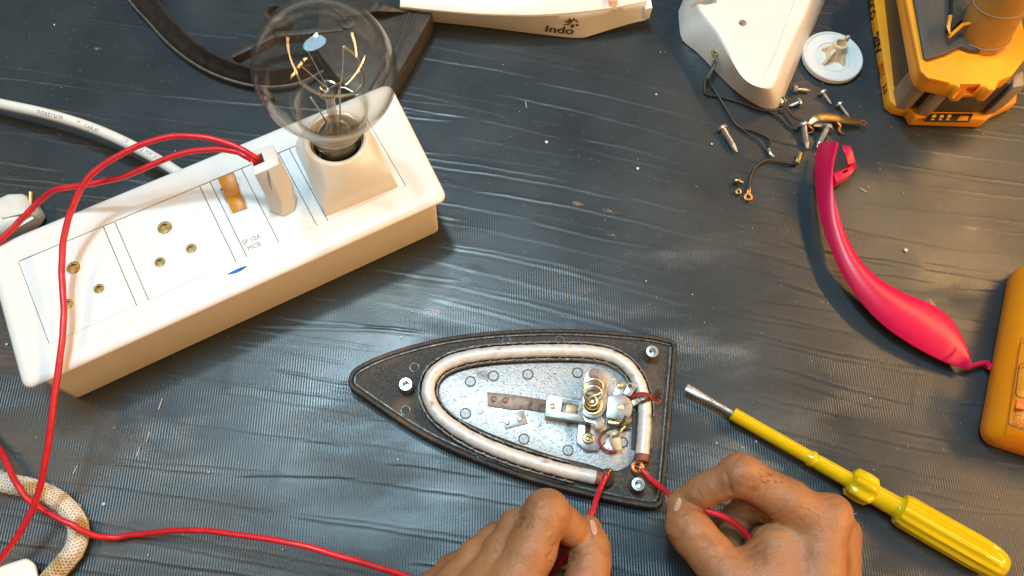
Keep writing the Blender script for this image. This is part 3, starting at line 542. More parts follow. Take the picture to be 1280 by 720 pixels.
# ------------------------------------------------------------------ iron sole plate
def sole_plate():
    root = empty('iron_sole_plate', P(660, 525, 0), 'dismantled black iron sole plate with white heating element and silver thermostat', 'iron base')
    outp = [(436.5, 479), (440, 469), (450, 460), (480, 446), (520, 433.5), (570, 423), (640, 416), (720, 415), (800, 421), (832, 427), (842, 432), (843, 444), (836, 530), (828, 620), (822, 634), (810, 637), (760, 628), (700, 614), (640, 596), (580, 573), (530, 549), (490, 524), (455, 500), (440, 489)]
    sm = [P(*q, 3) for q in outp]; pl = spline([V(p[0], p[1], 0) for p in sm]+[V(sm[0][0], sm[0][1], 0)], 4)[:-1]
    zt = 0.0090
    mb = MB(); rg = [[V(q[0], q[1], z) for q in (pl if d == 0 else inset(pl, d))] for d, z in ((0.0012, 0.0001), (0.0, 0.0012), (0.0, zt-0.0004), (0.0008, zt+0.0006), (0.0024, zt+0.0006), (0.0030, zt-0.0004), (0.0034, zt-0.0004))]
    mb.loft(rg); build('casting', mb, cast, root, sharp=45)
    lip = MB(); lin = [inset(pl, d) for d in (0.0004, 0.0011)]; n = len(pl)
    for dlo, dhi in ((0.0036, 0.0046),):
        a, b = inset(pl, dlo), inset(pl, dhi)
        lip.loft([[V(q[0], q[1], zt-0.0005) for q in a], [V(q[0], q[1], zt+0.0009) for q in a], [V(q[0], q[1], zt+0.0009) for q in b], [V(q[0], q[1], zt-0.0005) for q in b]], (False, False))
    build('rim_lip', lip, cast_edge, root, bevel=0.0002)
    # heating element
    el = wire([(744, 597, 13), (700, 587, 13), (640, 569, 13), (590, 548, 13), (552, 522, 13), (537, 499, 13), (536, 480, 13), (546, 463, 13), (570, 450, 13), (612, 442, 13), (680, 438.5, 13), (740, 440, 13), (772, 449, 13), (792, 467, 13), (803, 493, 13), (806, 520, 13), (803, 568, 13)], 10)
    mb = MB(); e2 = resample(el, 0.002); rr = [0.0041+0.00012*math.sin(i*0.9)+0.0001*math.sin(i*2.3) for i in range(len(e2))]; mb.tube(e2, rr, 16); build('heating_element', mb, element_m, root, sharp=70)
    # crimped ribs either side
    for side, lo, hi in ((0.0056, 3, -5), (-0.0056, 4, -12)):
        pth = resample(offset_path(el[lo*2:hi*2], side), 0.0012); rib = MB(); tk = 0.0009
        L_, R_ = offset_path(pth, tk/2), offset_path(pth, -tk/2); jj = lambda i: 0.0138+0.00008*math.sin(i*1.7)+0.0002*math.sin(i*0.37)
        rib.loft([[V(a[0], a[1], zt-0.001), V(a[0], a[1], jj(i)), V(b[0], b[1], jj(i)), V(b[0], b[1], zt-0.001)] for i, (a, b) in enumerate(zip(L_, R_))])
        build('rib', rib, rib_m, root)
        tb = MB(); sg = -1 if side > 0 else 1
        for i in range(4, len(pth)-3, 6):
            t = unit(pth[i+1]-pth[i-1]); nn = V(-t[1], t[0], 0)*sg; c = pth[i]*V(1, 1, 0)+V(0, 0, 0.0137)+nn*0.0003; q = random.uniform(0.8, 1.3)
            tb.box(c, t*0.0009*q, nn*0.0007, V(0, 0, 0.0004))
        build('crimp_teeth', tb, rib_m, root, bevel=0.0003, kind='stuff')
    # silver inner sheet
    ip = [(548, 489), (552, 478), (566, 468), (600, 459), (660, 454), (735, 454), (762, 459), (783, 474), (793, 498), (795, 520), (793, 571), (776, 588), (757, 588), (735, 581), (690, 570), (640, 553), (600, 537), (568, 520), (552, 504)]
    ps = spline([P(*q, 9) for q in ip]+[P(*ip[0], 9)], 4)[:-1]; mb = MB(); mb.prism(inset(ps, 0.0002), 0.0080, 0.0098); build('inner_sheet', mb, zinc, root, bevel=0.0002)
    # bosses and cast dimples
    groove_shade = mat('dark_groove_shade', s(78, 68, 58), 0.7, 0.1, var=0.3, scale=900); dull = mat('dull_zinc', (0.30, 0.30, 0.30), 0.5, 0.6, var=0.3, scale=900); boss_m = mat('dusty_boss', s(112, 104, 94), 0.5, 0.4, var=0.3, scale=500)  # groove shade painted dark: rings around the dimples, bar for the side slot
    bs = mat('boss_top', (0.66, 0.65, 0.62), 0.3, 0.9, var=0.1)
    for (px, py) in ((507, 480), (815.5, 439), (798, 605)):
        c = P(px, py, 18)*V(1, 1, 0); r = 0.0040; mb = MB()
        mb.lathe([(r*1.25, 0.0085), (r*1.06, 0.0105), (r, 0.0165), (r*0.96, 0.0172), (r*0.5, 0.0172), (r*0.5, 0.0120)], c, seg=24, caps=(False, True)); b = build('screw_boss', mb, boss_m, root)
        mb = MB(); mb.lathe([(r*0.97, 0.0170), (r*0.95, 0.0178), (r*0.55, 0.0179), (r*0.46, 0.0172), (r*0.44, 0.0125)], c, seg=24, caps=(False, False)); build('boss_face', mb, bs, b)
        mb = MB(); mb.lathe([(r*0.44, 0.0130), (1e-5, 0.0128)], c, seg=16, caps=(True, False)); build('screw_hole', mb, steel, b)
    for i, (px, py) in enumerate(((518, 459), (507, 513), (633, 426), (788, 434), (824, 489), (603, 571), (771, 611), (700, 425), (588, 477), (582, 517), (660, 468), (722, 466), (655, 549), (710, 563), (617, 470), (778, 553))):
        dark = i < 8; zz = 9.0 if dark else 9.8; c = P(px, py, zz)*V(1, 1, 0); r = 0.0029 if dark else 0.0033; z = zz*1e-3-(0.0003 if dark else 0)
        mb = MB(); mb.lathe([(r*1.06, z-0.0002), (r*1.04, z+0.00025), (r*0.86, z+0.00025), (r*0.84, z-0.0001)], c, seg=22, caps=(False, False)); g_ = build('dimple', mb, groove_shade if not dark else cast_edge, root)
        mb = MB(); mb.lathe([(r*0.80, z-0.0002), (r*0.78, z+0.00045), (r*0.6, z+0.0005), (1e-5, z+0.0004)], c, seg=20, caps=(False, False)); build('dimple_centre', mb, cast if dark else dull, g_)
    for q in (((790, 514), (795, 515), (794, 563), (789, 561)), ((813, 517), (816, 517), (814, 562), (811, 562))):
        mb = MB(); mb.prism(rounded(PX(*q, z=10), 0.001, 3), 0.0085, 0.0112 if q[0][0] < 800 else 0.0125); build('side_slot', mb, groove_shade if q[0][0] < 800 else rib_m, root, bevel=0.0003)
    # thermostat
    def plate(name, q, ztop, th, m, par=root, bev=0.0002, cut=None, r=0):
        pp = [P(*a, ztop) for a in q]; pp = rounded(pp, r*1e-3) if r else pp; mb = MB(); mb.prism(pp, (ztop-th)*1e-3, ztop*1e-3); return build(name, mb, m, par, bevel=bev, cut=cut)
    def rivet(px, py, z, r, m=steel, h=1.0, par=root):
        c = P(px, py, z); mb = MB(); mb.lathe([(r*1e-3, -0.0003), (r*1e-3, h*0.5e-3), (r*0.7e-3, h*0.9e-3), (1e-5, h*1e-3)], c, seg=14, caps=(True, False)); return build('rivet', mb, m, par)
    st = plate('bimetal_strip', ((609, 490), (640, 493), (690, 501), (690, 517), (655, 511), (640, 512), (610, 507)), 11.0, 0.8, bimetal)
    rivet(617, 499, 11, 1.9, bimetal, par=st); rivet(632, 500.5, 11, 1.9, bimetal, par=st)
    rp = plate('stud_plate', ((627, 520), (655, 513), (660, 529), (632, 536)), 11.0, 1.0, plate_metal); rivet(634, 528, 10.9, 1.7, steel, 1.6, rp); rivet(650, 524, 10.9, 1.7, steel, 1.6, rp)
    cut = MB(); cut.prism([P(*q, 18) for q in ((703, 499), (724, 502), (722, 518), (701, 515))], 0.010, 0.025)
    br = plate('switch_bracket', ((683.5, 491.5), (733, 499), (731, 528), (681.5, 520)), 18, 1.2, plate_metal, cut=cut)
    rivet(691, 508, 18.1, 1.9, steel, 0.9, br); plate('bracket_wall', ((682, 519), (731, 526.5), (730, 528), (681.5, 520.5)), 17.0, 6.6, plate_metal, br)
    plate('contact_block', ((708, 505), (722, 507), (720, 518), (706, 516)), 17, 5, mat('contact_tan', s(190, 160, 130), 0.45, 0.4), br)
    bp = plate('mounting_plate', ((724, 520), (757, 522), (757, 552), (747, 563), (733, 563.5), (721, 553)), 14, 2.6, plate_metal)
    mb = MB(); mb.lathe([(0.0036, 0.0139), (0.0036, 0.0148), (0.0030, 0.0152), (0.0022, 0.0152), (0.0020, 0.0146), (1e-5, 0.0147)], P(735, 548, 14)*V(1, 1, 0), seg=20, caps=(False, False)); sc = build('mounting_screw', mb, brass, bp)
    mb = MB(); mb.tube([P(735, 548, 15)+0.0013*V(math.cos(t), math.sin(t), 0) for t in np.linspace(0.5, 5.6, 16)], 0.0003, 6); build('screw_slot', mb, brown_ink, sc)
    plate('slot', ((732, 527), (739, 528), (738, 542), (731, 541)), 14.2, 0.5, brown_sl, bp)
    ov = plate('upright_bracket', ((728, 519), (729, 477), (732, 465), (741, 459), (752, 461), (760, 472), (758, 508), (752, 520), (742, 524)), 20, 5.5, plate_metal, r=3)
    c = P(742, 467, 20.1); mb = MB(); mb.lathe([(0.0028, 0), (0.0024, 0.0003), (1e-5, 0.0002)], c, seg=16, caps=(False, False)); build('eyelet', mb, bimetal, ov)
    lp = mat('amber_varnish', s(168, 138, 104), 0.18, 0.5, var=0.2, scale=300)
    rc = rounded(PX((733, 512), (734, 480), (737, 471), (747, 470), (753, 478), (751, 508), (743, 516), z=20), 0.002, 4); mb = MB(); mb.prism(rc, 0.0198, 0.0204); build('bracket_recess', mb, mat('dark_tan_recess', s(128, 108, 84), 0.35, 0.4, var=0.3, scale=500), ov, bevel=0.0001)  # dark tan plate stands in for the bracket's darker inside
    for (qx, qy, qz, rr) in ((742, 484, 25, 0.0056), (741, 492, 23.5, 0.0052)):
        cc = P(qx, qy, qz); mb = MB(); mb.tube([cc+rr*V(math.cos(t), math.sin(t)*0.8, 0.35*math.sin(t)) for t in np.linspace(0, 2*math.pi, 33)], 0.0008, 8, False); build('spring_loop', mb, steel, ov)
    c0 = P(741, 506, 20.3); ax = unit(P(740, 499, 30)-c0); mb = MB(); mb.lathe([(0.0060, 0), (0.0060, 0.0008), (0.0036, 0.0010), (0.0028, 0.0030), (0.0022, 0.0075), (0.0010, 0.0080), (1e-5, 0.0080)], c0, ax, 22, (True, False)); build('adjusting_stud', mb, brass, ov)
    su = unit(np.cross(ax, V(0, 1, 0))); sv = np.cross(ax, su); mb = MB(); mb.tube([c0+ax*(0.0012+0.0064*k/90)+(0.0050-0.0026*k/90)*(math.cos(k*0.28)*su+math.sin(k*0.28)*sv) for k in range(91)], 0.00055, 6); build('coil_spring', mb, brass, ov)
    plate('fork_tab', ((728, 518), (734, 523), (743, 525), (752, 520), (756, 526), (753, 536), (745, 536), (743, 530), (731, 527)), 21.5, 1.0, plate_metal, ov)
    sp = plate('contact_plate', ((760, 495), (776, 493), (786, 497), (791, 507), (789, 519), (780, 525), (758, 522)), 19, 1.2, plate_metal, r=1.5); rivet(776, 509, 19.1, 2.0, mat('rivet_pale', s(225, 210, 180), 0.4, 0.4), 0.9, sp)
    plate('plate_edge', ((760, 524), (781, 528), (790, 521), (789, 527), (780, 533), (760, 529)), 15.5, 3.2, brass, sp)
    plate('spacer', ((772, 528), (788, 530), (788, 537), (772, 537)), 12.5, 2.7, black_p, sp)
    t1 = plate('terminal_tab', ((768, 487), (770, 480), (778, 477), (785, 481), (787, 490), (776, 495), (766, 494)), 17, 1.1, plate_metal, r=1); rivet(774.5, 482, 17.1, 2.2, mat('rivet_gold', s(200, 180, 140), 0.35, 0.7), 1.0, t1)
    t2 = plate('link_arm', ((779, 492), (786, 478), (792, 478), (797, 482), (788, 496)), 19.5, 0.9, plate_metal, r=0.8); c = P(787.5, 482.5, 19.6); mb = MB(); mb.lathe([(0.0013, 0), (0.0010, 0.0002), (1e-5, 0.0001)], c, seg=12, caps=(False, False)); build('eyelet', mb, brown_sl, t2)
    plate('contact_finger', ((789, 501), (797, 497), (801, 502), (792, 508)), 18, 0.8, plate_metal)
    # thermal fuse lump with its sleeved wires
    bt = MB(); bt.tube(PX((767, 541, 14), (770, 552, 14), (773, 562, 13)), [0.0030, 0.0034, 0.0024], 12); build('thermal_fuse', bt, cream, root)
    plate('fuse_foot', ((752, 552), (763, 545), (775, 553), (773, 567), (763, 566), (754, 559)), 11.5, 1.2, zinc, r=1.5)
    for pts, r, m, nm in (([(782, 520, 21), (779, 527, 21), (771, 533, 19), (760, 537, 17), (752, 543, 16)], 0.00085, brown_sl, 'sleeved_wire'),
                          ([(752, 543, 16), (749, 550, 15), (753, 559, 14), (762, 564, 14), (771, 563, 14)], 0.0008, red_dull, 'sleeved_wire'),
                          ([(765, 546, 17), (772, 544, 18), (776, 538, 18), (781, 533, 17)], 0.0009, plate_metal, 'fuse_lead')):
        mb = MB(); mb.tube(wire(pts, 6), r, 8); build(nm, mb, m, root)
    # wire tie twisted round the element
    tie = [P(801, 500, 17)+V(0.0062*math.cos(t), 0.0022*math.sin(t)+0.0006*t/3, 0.0028*math.sin(t*1.0+0.6)) for t in np.linspace(0, 4*math.pi, 44)]
    mb = MB(); mb.tube(tie, 0.00065, 6); build('wire_tie', mb, red_dull, root)
    mb = MB(); mb.tube(wire([(801, 503, 18), (808, 500, 18.5), (816, 496, 16), (824, 489, 12)], 6), 0.0009, 8); build('tie_sleeve', mb, brown_sl, root)
    mb = MB(); mb.tube([P(821, 500, 13)+0.0022*V(math.cos(t), math.sin(t), 0.2) for t in np.linspace(0, 9, 26)], 0.0005, 6); build('tie_end', mb, red_dull, root)
    # ceramic ends and terminals
    for a, b in (((742, 596.5, 13), (752, 599, 13)), ((803.5, 566, 13), (802.5, 577, 13))):
        mb = MB(); mb.tube(PX(a, b), 0.0039, 16); build('ceramic_end', mb, ceramic, root, bevel=0.0004)
    c = P(797, 584, 13.5); mb = MB(); mb.tube([c+0.0030*V(math.cos(t), math.sin(t), 0.0) for t in np.linspace(0, 2*math.pi, 25)], 0.0011, 8, False); mb.tube(PX((802, 576, 13), (800, 582, 13.5)), 0.0012, 8); tm = build('terminal_ring', mb, copper, root)
    mb = MB()
    for k in range(5): mb.tube(spline([c+V(random.uniform(-1, 1), random.uniform(-1, 1), random.uniform(0.3, 1))*0.0022, c+V(0.0012, -0.0006, 0.0008+0.0003*k), P(806, 591, 14.5)+V(random.uniform(-1, 1), random.uniform(-1, 1), 0)*0.0006], 4), 0.00035, 5)
    build('wire_strands', mb, copper, tm)
    mb = MB(); mb.prism(PX((752, 590), (756, 585), (765, 585), (768, 592), (767, 604), (759, 609), (751, 606), z=13), 0.0098, 0.0128); t = build('terminal_clip', mb, mat('burnt_terminal', s(58, 46, 36), 0.5, 0.4, var=0.3, scale=400), root, bevel=0.0005)
    mb = MB()
    for k in range(5): mb.tube(spline([P(757, 598, 15)+V(random.uniform(-1, 1), 0, 0)*0.0005, P(760, 592, 15.5+0.2*k), P(763.5, 587+k*0.7, 14.5)], 4), 0.00035, 5)
    build('wire_strands', mb, brass, t)
sole_plate()
# ------------------------------------------------------------------ pink handle cover
def pink_handle():
    root = empty('handle_cover', P(1090, 330, 0), 'curved glossy pink iron handle cover lying on the dark sheet', 'handle')
    Lp = [(1025, 181), (1021, 205), (1022, 235), (1027, 268), (1038, 305), (1053, 340), (1075, 374), (1103, 404), (1138, 429), (1175, 449), (1200, 458), (1211, 461)]
    Rp = [(1047, 179), (1041, 205), (1040, 235), (1046, 268), (1057, 300), (1074, 328), (1099, 352), (1132, 370), (1163, 383), (1186, 400), (1202, 428), (1213, 459)]
    zl = [9, 9, 10, 11, 11, 11, 10, 9, 8, 7, 6, 7]; zr = [20, 20, 19, 17, 15, 14, 13, 12, 11, 10, 9, 8]; cr = [1.5, 1.5, 2, 2.5, 3, 3.5, 4, 4.5, 4.5, 3.6, 2.0, 0.3]
    Ls = spline([P(*q, z) for q, z in zip(Lp, zl)], 5); Rs = spline([P(*q, z) for q, z in zip(Rp, zr)], 5); cs = np.interp(np.linspace(0, 11, len(Ls)), range(12), cr)
    G = []
    for a, b, c in zip(Ls, Rs, cs):
        row = []
        for t in np.linspace(0, 1, 13): row.append(a*(1-t)+b*t+V(0, 0, 1)*c*1e-3*(math.sin(math.pi*t**0.85)**0.8))
        G.append(row)
    mb = MB(); mb.shell([r[::-1] for r in G], 0.0018); build('handle_shell', mb, pink, root, sharp=50)
    for e in (Ls, Rs):
        mb = MB(); mb.tube(e, 0.0008, 8); build('edge_bead', mb, pink, root)  # bead added along each shell edge so it catches light as a rim
    # inner side wall on the right
    for i0, i1, zb in ((0, 22, 2.0),):
        mb = MB(); G2 = []
        for k in range(i0+4, i1):
            b = Rs[k]; d = unit(Rs[min(k+1, len(Rs)-1)]-Rs[max(k-1, 0)]); n = V(d[1], -d[0], 0); n = n if n[0] > 0 else -n; f = min(1, (k-i0-3)/3)*max(0.1, 1-((k-i0)/(i1-i0))**2)
            G2.append([b+V(0, 0, -0.0005)-n*0.001, b+n*0.0005+V(0, 0, -0.004*f-0.001), b+n*0.0012*f+V(0, 0, -0.0165*f-0.001)])
        mb.shell(G2, 0.0015); build('side_wall', mb, pink, root)
    br = MB(); br.prism(PX((1042, 216), (1066, 206), (1069, 211), (1065, 217), (1046, 228), z=14), 0.004, 0.014)
    cut = MB(); cut.prism(PX((1053, 214.5), (1060, 211.5), (1061, 213.5), (1054, 217), z=14), 0.008, 0.02); b = build('mounting_lug', br, pink, root, bevel=0.0006, cut=cut)
    mb = MB(); mb.loft([PX((1052, 181), (1063, 182), (1066, 189), (1055, 190), z=20), PX((1056, 196), (1067, 196), (1070, 203), (1060, 206), z=15), PX((1058, 206), (1069, 205), (1071, 211), (1060, 214), z=6)]); build('end_prong', mb, pink, root, bevel=0.0006)
    mb = MB(); mb.tube(wire([(1208, 459, 7), (1222, 455, 6.5), (1233, 453, 6), (1236, 456, 5.5), (1237.5, 462, 5)], 5), [0.0016]*21, 8); mb.bar(P(1230, 454, 4.5), P(1238, 459, 4.5), 0.0032, 0.004); build('clip_hook', mb, pink, root, bevel=0)
pink_handle()
# ------------------------------------------------------------------ yellow screwdriver (voltage tester)
def screwdriver():
    root = empty('screwdriver', P(1060, 600, 0), 'clear yellow tester screwdriver with a flat steel blade and fluted handle', 'screwdriver')
    A = P(858, 484, 6); Bt = P(1256, 711, 10.5); ax = unit(Bt-A); Lt = np.linalg.norm(Bt-A); sd = unit(np.cross(V(0, 0, 1), ax)); up = np.cross(ax, sd)
    tot = math.hypot(1256-858, 711-484)
    at = lambda f: A+ax*Lt*f
    fr = lambda px: (px-858)/(1256-858)
    def ring(f, r, lobes=0, depth=0.0, n=48): return [at(f)+(r*(1-depth*(0.5+0.5*math.cos(lobes*t))) if lobes else r)*(math.cos(t)*sd+math.sin(t)*up) for t in np.linspace(0, 2*math.pi, n, endpoint=False)]
    mb = MB(); sec = lambda f, a, b: [at(f)+a*math.cos(t)*sd+b*math.sin(t)*up for t in np.linspace(0, 2*math.pi, 16, endpoint=False)]
    mb.loft([sec(0, 0.0026, 0.0005), sec(fr(868), 0.0027, 0.0008), sec(fr(885), 0.0022, 0.0015), sec(fr(900), 0.0019, 0.0018), sec(fr(930), 0.0019, 0.0019), sec(fr(1098), 0.0019, 0.0019)]); build('blade', mb, steel, root, sharp=60)
    f = fr; prof = [(919, 0.0034), (920, 0.0042), (1012, 0.0042), (1018, 0.0043), (1020, 0.0050), (1024, 0.0050), (1026, 0.0042), (1030, 0.0046), (1071, 0.0049)]
    mb = MB(); mb.loft([ring(f(px), r, n=24) for px, r in prof]); build('insulating_sleeve', mb, yellow_t, root)
    mb = MB(); mb.loft([ring(f(1069), 0.0070, 6, 0.10), ring(f(1072), 0.0094, 6, 0.22), ring(f(1086), 0.0100, 6, 0.26), ring(f(1096), 0.0094, 6, 0.22), ring(f(1100), 0.0066, 6, 0.05)]); build('guard', mb, yellow_t, root, sharp=50)
    mb = MB(); mb.loft([ring(f(1099), 0.0062), ring(f(1126), 0.0064), ring(f(1129), 0.0070), ring(f(1131), 0.0094, 12, 0.06), ring(f(1138), 0.0104, 12, 0.13), ring(f(1220), 0.0104, 12, 0.13), ring(f(1240), 0.0100, 12, 0.12), ring(f(1247), 0.0090, 12, 0.04), ring(f(1254), 0.0070), ring(f(1257), 0.0035)]); build('handle', mb, yellow_t, root, sharp=50)
    mb = MB(); mb.tube([at(t)+0.0021*(math.cos(i*0.75)*sd+math.sin(i*0.75)*up) for i, t in enumerate(np.linspace(f(1102), f(1136), 80))], 0.0004, 5); build('spring', mb, steel, root)
    mb = MB(); mb.tube([at(f(1138)), at(f(1185))], 0.0023, 12); build('resistor', mb, mat('resistor_brown', s(190, 130, 20), 0.4), root)
    mb = MB(); mb.tube([at(f(1187)), at(f(1215))], 0.0030, 14); build('neon_lamp', mb, mat('neon_grey', s(200, 170, 60), 0.15, var=0.1), root)
    mb = MB(); mb.tube([at(f(1216)), at(f(1250))], 0.0026, 14); build('cap_contact', mb, brass, root)
screwdriver()
# ------------------------------------------------------------------ yellow multimeter
def multimeter():
    root = empty('multimeter', P(1262, 470, 0), 'orange yellow digital multimeter cut off by the right edge of the photo', 'multimeter')
    q0 = [P(*q, 12) for q in ((1230, 549), (1270, 329), (1420, 350), (1390, 600))]; c0 = sum(q0)/4
    rg = []
    for d, z in ((0.003, 0.5), (0.0005, 4), (0.0, 14), (0.0015, 22), (0.0045, 29), (0.009, 33), (0.0125, 34.2)):
        rg.append([V(p[0], p[1], z*1e-3) for p in rounded(inset(q0, d), 0.011, 7)])
    mb = MB(); mb.loft(rg); build('meter_case', mb, meter_y, root, sharp=50)
    eX = unit(q0[3]-q0[0]); eY = unit(q0[1]-q0[0]); eX = unit(P(1300, 541, 34)-P(1262, 529.5, 34)); eY = np.cross(V(0, 0, 1), eX)
    fp = [P(*q, 34.5) for q in ((1260, 531), (1277, 420), (1420, 440), (1390, 572))]
    mb = MB(); a = rounded(fp, 0.002); b = rounded(inset(fp, 0.0006), 0.002)
    mb.loft([[V(p[0], p[1], 0.0340) for p in a], [V(p[0], p[1], 0.0347) for p in a], [V(p[0], p[1], 0.0347) for p in b], [V(p[0], p[1], 0.0340) for p in b]], (False, False)); build('panel_line', mb, mat('panel_line', s(140, 84, 14), 0.5), root)
    bx = [P(*q, 34.6) for q in ((1269, 496), (1274, 453), (1420, 470), (1410, 520))]; a = rounded(bx, 0.003); b = rounded(inset(bx, 0.0005), 0.003); mb = MB()
    mb.loft([[V(p[0], p[1], 0.0341) for p in a], [V(p[0], p[1], 0.0348) for p in a], [V(p[0], p[1], 0.0348) for p in b], [V(p[0], p[1], 0.0341) for p in b]], (False, False)); build('jack_outline', mb, mat('jack_outline', s(96, 62, 20), 0.5), root)
    mb = MB(); mb.lathe([(0.0058, 0.0343), (0.0058, 0.0356), (0.0036, 0.0356), (0.0034, 0.0344), (1e-5, 0.0344)], P(1296, 477, 34)*V(1, 1, 0), seg=28, caps=(False, False)); build('input_jack', mb, mat('jack_lilac', s(190, 170, 200), 0.4), root)
    mb = MB(); mb.prism(PX((1269.5, 510), (1271.5, 499), (1320, 508), (1318, 520), z=34.6), 0.0340, 0.0347); build('red_badge', mb, mat('badge_red', s(200, 90, 30), 0.5), root)
    for t, q, sz in (('HA', (1272, 508.5), 0.0042), ('DTE', (1268, 518.5), 0.0042), ('DIGITAL', (1266, 526.5), 0.0042), ('MULTIMETER', (1264, 534.5), 0.0042)):
        lettering('lettering', t, sz, P(*q, 34.9), eX, eY, mat('badge_ink', s(235, 170, 70), 0.5) if t == 'HA' else brown_ink, root, center=False)
multimeter()
# ------------------------------------------------------------------ cordless tool standing on its battery
def cordless_tool():
    root = empty('cordless_drill', P(1180, 90, 0), 'yellow and black cordless power tool standing on its battery pack', 'power tool')
    def pr(name, q, ztr, z0, z1, m, bev=0.001, par=root, cut=None, r=0):
        pp = [P(*a, ztr) for a in q]; pp = rounded(pp, r*1e-3, 4) if r else pp; mb = MB(); mb.prism(pp, z0*1e-3, z1*1e-3); return build(name, mb, m, par, bevel=bev, cut=cut)
    base_q = [(1078, -80), (1086, 16), (1104, 136), (1112, 143), (1129, 147), (1135, 157), (1221, 160), (1236, 149), (1260, 138), (1268, 60), (1266, -80)]
    bt = pr('battery_base', base_q, 0, 0.3, 10.5, yellow_p, 0.0012)
    pk = pr('battery_pack', [(1100, -80), (1108, 0), (1119, 100), (1124, 124), (1147, 128), (1150, 137), (1230, 138), (1236, 127), (1254, 118), (1268, 60), (1266, -80)], 14, 10.2, 46, dark_p, 0.0015)
    for q in ([(1119, 108), (1124, 131), (1133, 134), (1143, 131), (1141, 108)], [(1149, 120), (1150, 140), (1165, 142), (1164, 120)], [(1234, 112), (1234, 141), (1248, 138), (1248, 112)], [(1249, 108), (1249, 136), (1259, 130), (1259, 106)]):
        pr('grip_facet', q, 15, 10.8, 45, grip_p, 0.0014, pk)
    # gauge on the front ledge
    pr('gauge_panel', [(1163, 141.5), (1217, 142), (1212, 152), (1155, 151)], 11, 9.5, 11.2, black_ink, 0.0003, bt)
    ln = mat('gauge_mark', s(225, 190, 110), 0.4)
    for k in range(3):
        x = 1166+k*9.5; pr('gauge_bar', [(x, 143.5), (x+5, 143.5), (x+3.5, 147), (x-1.5, 147)], 11.3, 11.0, 11.4, ln, 0, bt); pr('gauge_bar', [(x-2, 148.5), (x+2, 148.5), (x+1.5, 150), (x-2.5, 150)], 11.3, 11.0, 11.4, ln, 0, bt)
    pr('gauge_button', [(1200, 145), (1211, 145), (1209, 150.5), (1196, 150.5)], 11.4, 11.0, 11.6, yellow_p, 0.0002, bt)
    # print on the left wall of the base
    a, b = P(1086, 16, 0), P(1104, 136, 0); e = unit(b-a); nrm = V(-e[1], e[0], 0); nrm = nrm if nrm[0] < 0 else -nrm
    org = lambda px, py, z: (lambda p: a+e*np.dot(p-a, e)+nrm*0.00015+V(0, 0, z*1e-3))(P(px, py, 0))
    for t, sz, q, z, m, bo, sq in (('INGCO', 0.0112, (1083.6, -7), 1.4, black_ink, 0.0005, 0.78), ('20V', 0.0112, (1091.2, 48), 1.4, black_ink, 0.0006, 1.02), ('MAX', 0.0054, (1097.2, 86), 5.4, red_ink, 0.0002, 1.05), ('Li-Ion', 0.0046, (1097.2, 86), 1.3, black_ink, 0.0001, 0.92), ('2.0', 0.0070, (1101.0, 112), 4.0, black_ink, 0.0003, 0.95)):
        lettering('lettering', t, sz, org(q[0], q[1], z), e, V(0, 0, 1), m, bt, center=False, bold=bo, squeeze=sq)
    # yellow foot of the tool
    cut = MB(); cut.prism(PX((1200, 105), (1226, 105), (1225, 112), (1200, 112), z=60), 0.050, 0.07)
    ft = pr('tool_foot', [(1117, -80), (1119, 0), (1136, 97), (1141, 108), (1150, 115), (1183, 122), (1187, 128), (1197, 128), (1199, 123), (1217, 123), (1221, 128), (1229, 128), (1235, 116), (1250, 110), (1267, 88), (1268, 68), (1262, 40), (1272, -80)], 46, 46.2, 60, yellow_p, 0.0016, cut=cut)
    pr('foot_ridge', [(1131, -80), (1133, 0), (1151, 88), (1160, 97), (1188, 103), (1188, 98), (1166, 91), (1159, 83), (1141, 0), (1140, -80)], 62, 59, 62, yellow_p, 0.001, ft)
    pr('latch_button', [(1212, 105.6), (1225, 105.6), (1224, 109), (1212, 109)], 57, 52, 56.5, mat('latch_red', s(205, 60, 20), 0.4), 0.0003, ft)
    pr('grip_panel', [(1141, -80), (1143, 0), (1156, 74), (1168, 71), (1184, 66), (1201, 57), (1214, 62), (1236, 64), (1262, 10), (1275, -80)], 64, 59.5, 64, dark_p, 0.0012, ft)
    # handle rising towards the upper right
    c0, c1 = P(1228, 46, 60), P(1282, -60, 125); hax = unit(c1-c0)
    mb = MB(); mb.lathe([(0.0158, -0.004), (0.0165, 0.0), (0.0168, 0.02), (0.0170, 0.045), (0.0178, 0.10)], c0, hax, 36); h = build('grip_handle', mb, mat('tan_handle', (0.46, 0.25, 0.055), 0.42, var=0.08, scale=60, spots=[(s(80, 66, 44), 40, 0.55, 0.25)]), root)
    for d in (0.0, 0.026):
        mb = MB(); mb.tube([c0+hax*(0.004+d)+0.0169*(math.cos(t)*unit(np.cross(hax, V(0, 1, 0)))+math.sin(t)*np.cross(hax, unit(np.cross(hax, V(0, 1, 0))))) for t in np.linspace(0, 2*math.pi, 49)], 0.0004, 6, False); build('seam', mb, grip_p, h)
    mb = MB(); mb.tube(PX((1188, 20, 73), (1185.5, 33, 72.5), (1187, 45, 71.5), (1203, 31, 73), (1216, 28.5, 76), (1223, 14, 80), (1232, -5, 86), (1248, -40, 94)), 0.0013, 8); build('trim_line', mb, yellow_p, root)
    pr('trigger_housing', [(1192, -80), (1192, 16), (1190, 36), (1203, 24), (1214, 21), (1232, -20), (1240, -80)], 71, 63.5, 70, black_p, 0.0016, root)
    pr('belt_hook', [(1266, 40), (1276, 30), (1282, 44), (1272, 52)], 40, 30, 40, black_p, 0.001, root)
cordless_tool()
